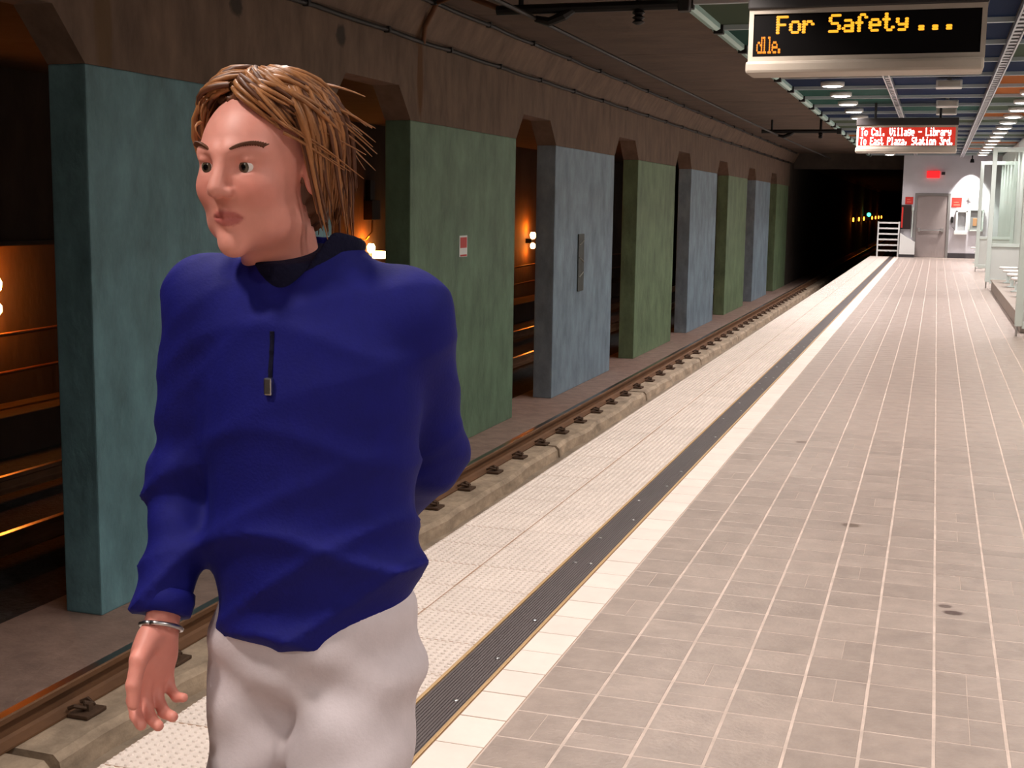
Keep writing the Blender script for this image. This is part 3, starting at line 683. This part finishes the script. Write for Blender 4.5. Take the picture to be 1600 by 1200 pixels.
# ---------------------------------------------------------------- the person walking past
def lens_(v): return np.sqrt((v*v).sum(-1))
def s_ell(p, c, r):
    q = p-np.array(c); r = np.array(r); a = lens_(q/r); b = lens_(q/(r*r))+1e-9
    return a*(a-1)/b
def s_cone(p, a, b, ra, rb, flat=None):
    a = np.array(a, float); b = np.array(b, float); d = b-a; q = p-a
    t = np.clip((q@d)/(d@d), 0, 1)
    v = q-t[..., None]*d
    if flat is not None: v = v*np.array(flat)
    return lens_(v)-(ra+(rb-ra)*t)
def smin(a, b, k):
    h = np.clip(0.5+0.5*(b-a)/k, 0, 1); return b+(a-b)*h-k*h*(1-h)
def smax(a, b, k): return -smin(-a, -b, k)
def nets(fn, lo, hi, res):
    """surface nets: polygonise the zero set of fn on a grid"""
    ax = [np.arange(lo[i], hi[i]+res, res) for i in range(3)]
    P_ = np.stack(np.meshgrid(*ax, indexing='ij'), -1)
    V = fn(P_).astype(np.float64); ins = V < 0
    nx, ny, nz = V.shape
    acc = np.zeros((nx-1, ny-1, nz-1, 3)); cnt = np.zeros((nx-1, ny-1, nz-1))
    corners = [(i, j, k) for i in (0, 1) for j in (0, 1) for k in (0, 1)]
    def sl(c): return (slice(c[0], nx-1+c[0]), slice(c[1], ny-1+c[1]), slice(c[2], nz-1+c[2]))
    for a in corners:
        for d in range(3):
            if a[d]: continue
            b = list(a); b[d] = 1; b = tuple(b)
            va, vb = V[sl(a)], V[sl(b)]; cr = (va < 0) != (vb < 0)
            t = np.where(cr, va/np.where(cr, va-vb, 1), 0)
            for e in range(3): acc[..., e] += np.where(cr, a[e]+(t if e == d else 0), 0)
            cnt += cr
    act = cnt > 0; idx = -np.ones(act.shape, int); idx[act] = np.arange(act.sum())
    base = np.argwhere(act); pts = (base+acc[act]/cnt[act][:, None])*res+np.array(lo)
    faces = []
    for d in range(3):
        e, f = (d+1) % 3, (d+2) % 3
        s0 = [slice(None)]*3; s1 = [slice(None)]*3; s0[d] = slice(0, -1); s1[d] = slice(1, None)
        A, B = ins[tuple(s0)], ins[tuple(s1)]
        g = np.argwhere(A != B)
        ok = (g[:, e] > 0) & (g[:, f] > 0) & (g[:, e] < V.shape[e]-1) & (g[:, f] < V.shape[f]-1); g = g[ok]
        def cell(de, df):
            h = g.copy(); h[:, e] -= de; h[:, f] -= df; return idx[h[:, 0], h[:, 1], h[:, 2]]
        q = np.stack([cell(1, 1), cell(0, 1), cell(0, 0), cell(1, 0)], 1)
        fl_ = ~A[g[:, 0], g[:, 1], g[:, 2]]; q[fl_] = q[fl_][:, ::-1]
        faces.append(q)
    return pts, np.concatenate(faces)
def np_mesh(name, pts, faces, mats, smooth=True):
    me = bpy.data.meshes.new(name); me.from_pydata([tuple(p) for p in pts], [], [tuple(int(i) for i in f) for f in faces])
    for m in mats: me.materials.append(m)
    me.polygons.foreach_set('use_smooth', [smooth]*len(me.polygons)); me.update(); return me

PX, PY = -0.855, 1.675                     # where the person stands; facing -Y, the person's left is +X
# joints
HEAD = np.array([-0.046, -0.060, 1.604]); YAW = math.radians(-5); NOD = math.radians(4)
SR, SL = (-0.150, -0.030, 1.415), (0.138, 0.030, 1.400)
ER, EL = (-0.205, -0.010, 1.145), (0.122, 0.165, 1.170)
WR, WL = (-0.185, -0.118, 0.950), (-0.010, 0.270, 1.030)
def Rz(a): c, s = math.cos(a), math.sin(a); return np.array([[c, -s, 0], [s, c, 0], [0, 0, 1]])
def Rx(a): c, s = math.cos(a), math.sin(a); return np.array([[1, 0, 0], [0, c, -s], [0, s, c]])
HR = Rz(YAW) @ Rx(NOD)

def head_sdf(p):
    ax = np.abs(p[..., 0:1]); m = np.concatenate([ax, p[..., 1:]], -1)      # mirrored in x
    d = s_ell(p, (0, 0.022, 0.036), (0.073, 0.093, 0.080))
    d = smin(d, s_ell(p, (0, -0.028, 0.012), (0.063, 0.066, 0.072)), 0.03)
    d = smin(d, s_ell(p, (0, -0.030, -0.052), (0.052, 0.058, 0.058)), 0.03)
    d = smin(d, s_ell(m, (0.036, -0.016, -0.070), (0.022, 0.045, 0.024)), 0.03)
    d = smin(d, s_ell(p, (0, -0.074, -0.097), (0.021, 0.017, 0.018)), 0.022)
    d = smin(d, s_ell(m, (0.037, -0.060, -0.022), (0.022, 0.022, 0.022)), 0.022)
    d = smin(d, s_cone(m, (0.010, -0.086, 0.027), (0.042, -0.070, 0.026), 0.009, 0.008), 0.014)
    d = smax(d, -s_ell(m, (0.030, -0.100, 0.010), (0.017, 0.020, 0.013)), 0.012)
    d = smin(d, s_ell(m, (0.030, -0.0740, 0.0175), (0.0160, 0.0135, 0.0062)), 0.004)     # upper lid
    d = smin(d, s_ell(m, (0.030, -0.0730, -0.0030), (0.0145, 0.0115, 0.0045)), 0.004)
    d = smin(d, s_cone(p, (0, -0.088, 0.022), (0, -0.107, -0.020), 0.0075, 0.0115), 0.010)
    d = smin(d, s_ell(m, (0.011, -0.097, -0.025), (0.008, 0.010, 0.0075)), 0.006)
    d = smax(d, -s_ell(m, (0.006, -0.101, -0.033), (0.0035, 0.005, 0.004)), 0.003)
    d = smin(d, s_cone(m, (0.0, -0.0885, -0.0545), (0.022, -0.076, -0.0590), 0.0052, 0.003), 0.008)
    d = smin(d, s_cone(m, (0.0, -0.0865, -0.0660), (0.019, -0.077, -0.0610), 0.0066, 0.003), 0.008)
    d = smax(d, -s_cone(m, (0.0, -0.0945, -0.0603), (0.023, -0.081, -0.0597), 0.0020, 0.0013), 0.002)
    ear = s_ell(m, (0.074, 0.016, -0.004), (0.009, 0.019, 0.031))
    ear = smax(ear, -s_ell(m, (0.084, 0.012, 0.0), (0.007, 0.011, 0.018)), 0.005)
    d = smin(d, ear, 0.006)
    d = smin(d, s_cone(p, (0, 0.022, -0.045), (0, 0.055, -0.21), 0.052, 0.060), 0.025)
    return d
hp, hf = nets(head_sdf, (-0.1, -0.13, -0.2), (0.1, 0.13, 0.13), 0.0028)
lip = np.clip(1.12-lens_((hp-np.array([0, -0.090, -0.0605]))/np.array([0.0235, 0.03, 0.0105])), 0, 0.2)*5
chk = np.clip(1.2-lens_((np.abs(hp)*[1, 0, 0]+hp*[0, 1, 1]-np.array([0.040, -0.070, -0.025]))/np.array([0.026, 0.04, 0.026])), 0, 1)*0.6
tint_h = np.stack([lip, chk, np.zeros_like(lip)], 1)
hp = hp @ HR.T+HEAD

def hand_sdf(p):
    """wrist at the origin, fingers towards -z, palm towards +x, thumb side towards -y"""
    d = s_cone(p, (0, 0, 0.05), (0, 0, -0.012), 0.027, 0.024, (1.15, 0.95, 1))
    palm = s_ell(p, (0.0, -0.002, -0.050), (0.0165, 0.042, 0.050))
    d = smin(d, palm, 0.018)
    for k, (y, L, c0) in enumerate(((-0.029, 0.074, 10), (-0.0095, 0.082, 16), (0.0100, 0.076, 22), (0.0285, 0.060, 28))):
        a = np.array([0.0, y, -0.078 if k < 3 else -0.070]); an = math.radians(c0); r = 0.0098 if k < 3 else 0.0086
        f = None
        for s, fr in enumerate((0.45, 0.31, 0.24)):
            dirv = np.array([math.sin(an), y*0.6*(1 if s == 0 else 0.3), -math.cos(an)]); dirv /= np.linalg.norm(dirv)
            b = a+dirv*L*fr; g = s_cone(p, a, b, r, r*0.93)
            f = g if f is None else smin(f, g, 0.003)
            a = b; r *= 0.93; an += math.radians(24+4*k)
        d = smin(d, f, 0.006)
    t0, t1, t2, t3 = np.array([0.006, -0.022, -0.022]), np.array([0.020, -0.046, -0.050]), np.array([0.027, -0.052, -0.084]), np.array([0.031, -0.049, -0.110])
    th = smin(s_cone(p, t0, t1, 0.017, 0.0125), s_cone(p, t1, t2, 0.0118, 0.0105), 0.005); th = smin(th, s_cone(p, t2, t3, 0.0105, 0.0085), 0.004)
    return smin(d, th, 0.010)
gp, gf = nets(hand_sdf, (-0.05, -0.085, -0.19), (0.09, 0.07, 0.06), 0.0024)
def place_hand(w, elbow, mirror, yaw, pitch):
    p = gp.copy(); f = gf
    if mirror: p = p*np.array([-1, 1, 1]); f = gf[:, ::-1]
    p = p @ (Rz(yaw) @ Rx(pitch)).T+np.array(w)
    return p, f
rp, rf = place_hand(WR, ER, False, math.radians(-18), math.radians(-16))
lp_, lf = place_hand(WL, EL, True, math.radians(40), math.radians(20))
HIP = 0.925
KL, AL = (0.088, -0.170, 0.50), (0.085, -0.235, 0.10)
KR, AR = (-0.088, -0.040, 0.49), (-0.085, 0.270, 0.17)
def inner_sdf(p):                           # the body under the clothes
    d = s_ell(p, (0, 0.0, 1.27), (0.135, 0.085, 0.20))
    d = smin(d, s_ell(p, (0, 0.01, 0.98), (0.125, 0.085, 0.15)), 0.06)
    for a, b, c in ((SR, ER, WR), (SL, EL, WL)):
        d = smin(d, s_cone(p, a, b, 0.043, 0.036), 0.03); d = smin(d, s_cone(p, b, c, 0.036, 0.024), 0.015)
    for h, k, a in (((0.08, 0, 0.9), KL, AL), ((-0.08, 0, 0.9), KR, AR)):
        d = smin(d, s_cone(p, h, k, 0.075, 0.05), 0.03); d = smin(d, s_cone(p, k, a, 0.05, 0.034), 0.02)
    d = smin(d, s_cone(p, (0, 0.0, 1.42), HEAD+np.array([0.0, 0.045, -0.17]), 0.055, 0.05), 0.03)
    return d
ip, jf = nets(inner_sdf, (-0.32, -0.34, 0.08), (0.32, 0.42, 1.56), 0.014)
pts = np.concatenate([hp, rp, lp_, ip]); fcs = np.concatenate([hf, rf+len(hp), lf+len(hp)+len(rp), jf+len(hp)+len(rp)+len(lp_)])
tints = np.zeros((len(pts), 4)); tints[:len(hp), :3] = tint_h; tints[len(hp):len(hp)+len(rp)+len(lp_), 1] = 0.35; tints[:, 3] = 1
msk = mat('skin', (222, 150, 134), 0.5, var=0.05, scale=(30, 30, 30))
nt = msk.node_tree; N = nt.nodes; L = nt.links; bs = N['Principled BSDF']
at_ = N.new('ShaderNodeAttribute'); at_.attribute_name = 'tint'; sp = N.new('ShaderNodeSeparateColor'); L.new(at_.outputs['Color'], sp.inputs[0])
src = bs.inputs['Base Color'].links[0].from_socket
for ch, colr, amt in ((1, (214, 118, 104), 0.7), (0, (176, 84, 80), 0.8)):
    mu = N.new('ShaderNodeMath'); mu.operation = 'MULTIPLY'; mu.inputs[1].default_value = amt; L.new(sp.outputs[ch], mu.inputs[0])
    mx = N.new('ShaderNodeMix'); mx.data_type = 'RGBA'; L.new(mu.outputs[0], mx.inputs['Factor']); L.new(src, mx.inputs[6]); mx.inputs[7].default_value = (*lin(colr), 1); src = mx.outputs[2]
L.new(src, bs.inputs['Base Color'])
bs.inputs['Subsurface Weight'].default_value = 0.15; bs.inputs['Subsurface Radius'].default_value = (0.012, 0.005, 0.003)
bme = np_mesh('person', pts, fcs, [msk])
ca = bme.color_attributes.new('tint', 'FLOAT_COLOR', 'POINT'); ca.data.foreach_set('color', tints.ravel())
person = link('person', bme, None, (PX, PY, 0))
tag(person, 'person in blue jacket and pale trousers striding past on the left', 'person')

# jacket
def wrinkle(p, amp):
    x, y, z = p[..., 0], p[..., 1], p[..., 2]
    a = np.sin(21*(z-0.42*x)+1.6*np.sin(9*x+6*y)); b = np.sin(33*(z-0.75*x+0.3*y)+2.0*np.sin(7*x-5*z))
    return -amp*((1-np.abs(a))**2*1.5+(1-np.abs(b))**2*0.9)+amp*0.5
def jacket_sdf(p):
    d = s_ell(p, (0, -0.005, 1.285), (0.172, 0.122, 0.205))
    d = smin(d, s_ell(p, (0, 0.000, 1.06), (0.165, 0.125, 0.20)), 0.07)
    d = smin(d, s_cone(p, SR, SL, 0.060, 0.060), 0.05)
    d = smin(d, s_cone(p, (0, 0.0, 1.38), (0, 0.005, 1.47), 0.085, 0.068), 0.05)
    z = p[..., 2]; y = p[..., 1]; x = p[..., 0]
    d = d-0.010*np.exp(-((z-0.945)/0.03)**2)
    d = smax(d, (0.925+0.06*x-0.03*y)-z, 0.012)
    sl = None
    for a, b, c in ((SR, ER, WR), (SL, EL, WL)):
        q = smin(s_cone(p, a, b, 0.066, 0.054), s_cone(p, b, tuple(np.array(b)+0.94*(np.array(c)-np.array(b))), 0.054, 0.041), 0.03)
        u = np.array(c)-np.array(b); u = u/np.linalg.norm(u)
        q = smax(q, (p-(np.array(b)+0.97*(np.array(c)-np.array(b))))@u, 0.006)
        near = np.exp(-(lens_(p-np.array(b))/0.10)**2)
        q = q+near*0.006*np.sin(75*z+20*y)
        sl = q if sl is None else np.minimum(sl, q)
    d = smin(d, sl, 0.028)
    low = np.clip((1.26-z)/0.2, 0.30, 1)
    d = d+wrinkle(p, 0.0115)*low
    # neck opening
    d = smax(d, -s_cone(p, (0, 0.0, 1.42), (-0.005, -0.02, 1.62), 0.052, 0.075), 0.008)
    d = smax(d, -s_cone(p, (-0.002, -0.16, 1.385), (-0.004, -0.09, 1.50), 0.008, 0.050), 0.01)
    return d
jp, jq = nets(jacket_sdf, (-0.31, -0.26, 0.87), (0.31, 0.42, 1.53), 0.0068)
mj = mat('royal_blue_fleece', (14, 16, 104), 0.75, var=0.10, scale=(40, 40, 40), bump=0.08, bscale=(220, 220, 220), spec=0.25)
mnavy = mat('dark_navy_knit', (14, 14, 40), 0.85, spec=0.2, bump=0.2, bscale=(180, 180, 180))
jk = link('jacket', np_mesh('jacket', jp, jq, [mj]), person); jk['label'] = 'royal blue zip-neck jacket'
# stand-up collar, dark shirt underneath, zip and pull
def collar_sdf(p):
    c = np.array([-0.004, -0.008, 1.455]); q = (p-c) @ Rx(math.radians(-12))
    r = np.sqrt((q[..., 0]/1.0)**2+(q[..., 1]/0.98)**2); rr = 0.068+0.16*np.clip(q[..., 2], -0.05, 0.08)
    d = np.abs(r-rr)-0.0065; d = smax(d, np.abs(q[..., 2]-0.012)-0.046, 0.008)
    wdg = 0.008+0.52*np.clip(q[..., 2]+0.045, 0, 1)-np.abs(q[..., 0])
    return smax(d, np.minimum(wdg, -q[..., 1]-0.0), 0.006)
kp, kq = nets(collar_sdf, (-0.12, -0.15, 1.37), (0.12, 0.12, 1.55), 0.004)
link('collar', np_mesh('collar', kp, kq, [mnavy]), jk)
def shirt_sdf(p):
    d = s_cone(p, (-0.002, -0.012, 1.36), (-0.012, -0.022, 1.478), 0.070, 0.062)
    return smax(d, (p[..., 2]-1.490)+0.25*(p[..., 1]*-1-0.02), 0.006)
tp, tq = nets(shirt_sdf, (-0.1, -0.12, 1.30), (0.1, 0.09, 1.53), 0.005)
link('shirt_neck', np_mesh('shirt_neck', tp, tq, [mnavy]), person)
def front_y(z, x=0.0):
    ys = np.arange(-0.25, 0.05, 0.002); v = jacket_sdf(np.stack([np.full_like(ys, x), ys, np.full_like(ys, z)], -1))
    i = np.argmax(v < 0); return ys[i]
zb = MB(); zs = [1.385-0.009*i for i in range(8)]
zb.tube([(0, front_y(z)-0.0005, z) for z in zs], 0.0035, 6)
zp = zb.build('zip', mnavy, jk)
MB().box(-0.006, 0.006, -0.004, 0.004, -0.024, 0.0, 0.002).build('zip_pull', M['steel'], zp).location = (0, front_y(1.315)-0.004, 1.322)
for w_, e_, nm in ((WR, ER, 'cuff'), (WL, EL, 'cuff')):
    u = Vector(w_)-Vector(e_); u.normalize(); c0 = Vector(w_)-u*0.012; c1 = Vector(w_)-u*0.045
    MB().tube([c1, c1*0.6+c0*0.4, c0], [0.041, 0.0425, 0.039], 18, cap=True).build(nm, mj, jk, smooth=True)
# bracelet on the right wrist
br = MB(); u = (Vector(WR)-Vector(ER)).normalized(); a = u.cross(Vector((1, 0, 0))).normalized(); b = u.cross(a)
cw = Vector(WR)+u*0.006
ring = [cw+(a*math.cos(t)*0.031+b*math.sin(t)*0.029) for t in np.linspace(0, 2*math.pi, 25)]
br.tube(ring, 0.0035, 6); br.build('bracelet', M['steel'], person, smooth=True)

# trousers
def legs_sdf(p):
    z = p[..., 2]
    d = s_ell(p, (0, 0.008, 0.93), (0.160, 0.120, 0.150))
    for h, k, a in (((0.078, 0.0, 0.87), KL, AL), ((-0.078, 0.01, 0.87), KR, AR)):
        u = np.array(a)-np.array(k); e = np.array(k)+u*1.02
        g = smin(s_cone(p, h, k, 0.094, 0.078), s_cone(p, k, e, 0.078, 0.072), 0.05)
        g = smax(g, (p-(np.array(k)+u*1.08))@(u/np.linalg.norm(u)), 0.008)
        d = smin(d, g, 0.03)
    d = d+0.0045*np.sin(30*p[..., 0]+22*z+4*np.sin(14*z))*np.clip((1.0-z)*6, 0.2, 1)+0.003*np.sin(55*z-35*p[..., 0])
    return smax(d, z-1.02, 0.01)
qp, qq = nets(legs_sdf, (-0.24, -0.36, 0.02), (0.24, 0.42, 1.06), 0.009)
mt = mat('pale_stone_cotton', (204, 194, 197), 0.85, var=0.06, scale=(20, 20, 20), bump=0.05, bscale=(200, 200, 200), spec=0.2)
tr = link('trousers', np_mesh('trousers', qp, qq, [mt]), person); tr['label'] = 'pale stone-coloured trousers'
# shoes
mshoe = mat('dark_leather', (50, 42, 38), 0.5); msole = mat('rubber_sole', (30, 28, 27), 0.7)
def shoe(an, pitch, toe):
    def f(p):
        d = s_cone(p, (0, 0.03, 0.035), (0, -0.12, 0.028), 0.042, 0.040); d = smin(d, s_cone(p, (0, 0.02, 0.09), (0, 0.0, 0.05), 0.042, 0.045), 0.03)
        return smax(d, 0.014-p[..., 2], 0.006)
    sp_, sf_ = nets(f, (-0.07, -0.19, -0.01), (0.07, 0.10, 0.15), 0.006)
    R = Rx(pitch); off = np.array([an[0], an[1], an[2]-0.085])
    s = link('shoe', np_mesh('shoe', sp_ @ R.T+off, sf_, [mshoe]), person)
    def g(p): return smax(s_cone(p, (0, 0.03, 0.01), (0, -0.12, 0.01), 0.046, 0.044), np.abs(p[..., 2]-0.009)-0.009, 0.002)
    sp_, sf_ = nets(g, (-0.07, -0.19, -0.01), (0.07, 0.10, 0.04), 0.006)
    link('sole', np_mesh('sole', sp_ @ R.T+off, sf_, [msole]), s)
shoe((AL[0], AL[1], 0.085), 0.0, 0)
shoe((AR[0], AR[1], 0.155), math.radians(28), 0)
# eyes and brows
me_w = mat('eye_white', (232, 226, 222), 0.2); me_i = mat('iris', (84, 74, 58), 0.2); me_p = mat('pupil', (12, 10, 10), 0.1)
for s in (-1, 1):
    b = MB(); r = 0.0125; nr, na = 10, 16; v = [(0, -r, 0)]; f = []
    for i in range(1, nr):
        t = math.pi*0.55*i/nr
        for j in range(na): v.append((r*math.sin(t)*math.cos(2*math.pi*j/na), -r*math.cos(t), r*math.sin(t)*math.sin(2*math.pi*j/na)))
    for j in range(na):
        b.cur = 2; 
    ev = np.array(v) @ HR.T+HEAD+HR @ np.array([s*0.030, -0.0735, 0.0070])
    fs = [(0, 1+(j+1) % na, 1+j) for j in range(na)]; ms = [2]*na
    for i in range(nr-2):
        for j in range(na): fs.append((1+i*na+j, 1+i*na+(j+1) % na, 1+(i+1)*na+(j+1) % na, 1+(i+1)*na+j)); ms.append(2 if i < 1 else 1 if i < 3 else 0)
    me = np_mesh('eye', ev, fs, [me_w, me_i, me_p]); me.polygons.foreach_set('material_index', ms); link('eye', me, person)
mh = mat('light_brown_hair', (158, 106, 64), 0.42, var=0.35, scale=(60, 60, 14), spec=0.4)
mh2 = mat('dark_brown_hair', (96, 58, 36), 0.5, var=0.3, scale=(60, 60, 14), spec=0.4)
for s in (-1, 1):
    b = MB()
    for i in range(16):
        t = i/15; x = s*(0.012+0.036*t); y = -0.0905+0.024*t**1.6; z = 0.030+0.009*math.sin(t*2.4)-0.003*t
        a0 = HR @ np.array([x, y, z-0.003]); a1 = HR @ np.array([x+s*0.006, y-0.003, z+0.002]); a2 = HR @ np.array([x+s*0.013, y-0.001, z+0.004])
        b.tube([a0+HEAD, a1+HEAD, a2+HEAD], [0.0024, 0.0022, 0.0008], 4)
    b.build('eyebrow', mh2, person)
# hair: a close cap and swept locks
def cap_sdf(p):
    q = p.copy()
    d = s_ell(p, (0, 0.030, 0.040), (0.084, 0.100, 0.090))
    d = smin(d, s_ell(p, (0, 0.055, -0.03), (0.074, 0.062, 0.075)), 0.04)
    face = smax(-(p[..., 1]+0.030+0.9*np.clip(p[..., 2]-0.055, 0, 1)), p[..., 2]-0.085, 0.02)    # keep off the forehead
    y = p[..., 1]; z = p[..., 2]
    keep = smax(-(y+0.012), z-0.083, 0.01)            # behind the ears' line, or on top
    line = np.minimum(-(y-0.0), 0.092-z)              # cut where in front of y=0 and lower than the hairline
    d = smax(d, line, 0.015)
    d = smax(d, -0.095-z, 0.01)
    ang = np.arctan2(p[..., 0], p[..., 1]+0.02)
    return d+0.0025*np.sin(34*ang+20*z)+0.0015*np.sin(60*ang-30*z)
cp, cq = nets(cap_sdf, (-0.11, -0.12, -0.12), (0.11, 0.16, 0.15), 0.004)
cp = cp @ HR.T+HEAD
hair = link('hair', np_mesh('hair', cp, cq, [mh2]), person); hair['label'] = 'windswept light brown hair'
lk = MB()
def on_head(phi, th, off):
    """phi: azimuth from the front towards the left ear; th: angle from the crown"""
    r = np.array([0.080+off, 0.098+off, 0.088+off]); c = np.array([0, 0.026, 0.040])
    z = math.cos(th); s = math.sin(th)
    if th > math.pi/2: z = -(th-math.pi/2)*1.15; s = 1.0-0.10*(th-math.pi/2)
    return c+r*np.array([s*math.sin(phi), -s*math.cos(phi), z])
for i in range(760):
    part = random.gauss(0, 0.12)
    phi0 = random.uniform(-math.pi, math.pi); th0 = random.uniform(0.05, 0.75)
    sweep = 0.75 if abs(phi0) < 1.3 else 0.12
    dirn = 1 if (phi0+0.25) > 0 else -1
    a = abs(phi0); front = a < 0.95
    th1 = (1.15+0.35*random.random()) if front else (2.0+0.55*random.random() if a < 2.0 else 2.25+0.45*random.random())
    dphi = dirn*(1.25 if front else 0.30)*random.uniform(0.75, 1.2)
    lift = random.uniform(0.004, 0.022); n = 9; P_ = []; rad = []
    flick = random.uniform(0.0, 0.03) if random.random() < 0.3 else 0.003
    for k in range(n):
        t = k/(n-1); th = th0+(th1-th0)*t; ph = phi0+dphi*t**1.2
        if front: ph = phi0+dphi*t**0.8; th = th0+(th1-th0)*(t**0.9)
        off = 0.004+lift*math.sin(math.pi*min(1, t*0.9+0.1))+flick*t**3
        q = on_head(ph, th, off); q = q+np.array([0.0, 0.018*t*t*(1 if not front else 0.4), 0])
        P_.append(HR @ q+HEAD); rad.append((0.0042*(1-t)**0.45+0.0006)*(0.55+0.45*min(1, 4*t+0.3)))
    lk.cur = 0 if random.random() < 0.68 else 1
    lk.tube(P_, rad, 5, cap=False)
for i in range(34):                             # stray strands blown back
    phi0 = random.uniform(0.6, 2.8)*random.choice((1, 1, 1, -1)); th0 = random.uniform(0.6, 1.5); P_ = []
    L_ = random.uniform(0.05, 0.11); up_ = random.uniform(-0.02, 0.03)
    for k in range(7):
        t = k/6; q = on_head(phi0+0.4*t, th0+0.35*t, 0.010+0.02*t)+np.array([0.012*t*math.copysign(1, phi0), L_*0.6*t*t, up_*t-0.015*t*t])
        P_.append(HR @ q+HEAD)
    lk.tube(P_, [0.0022*(1-k/6)+0.0005 for k in range(7)], 4, cap=False)
o = lk.build('hair_locks', [mh, mh2], hair, smooth=True); o['kind'] = 'stuff'
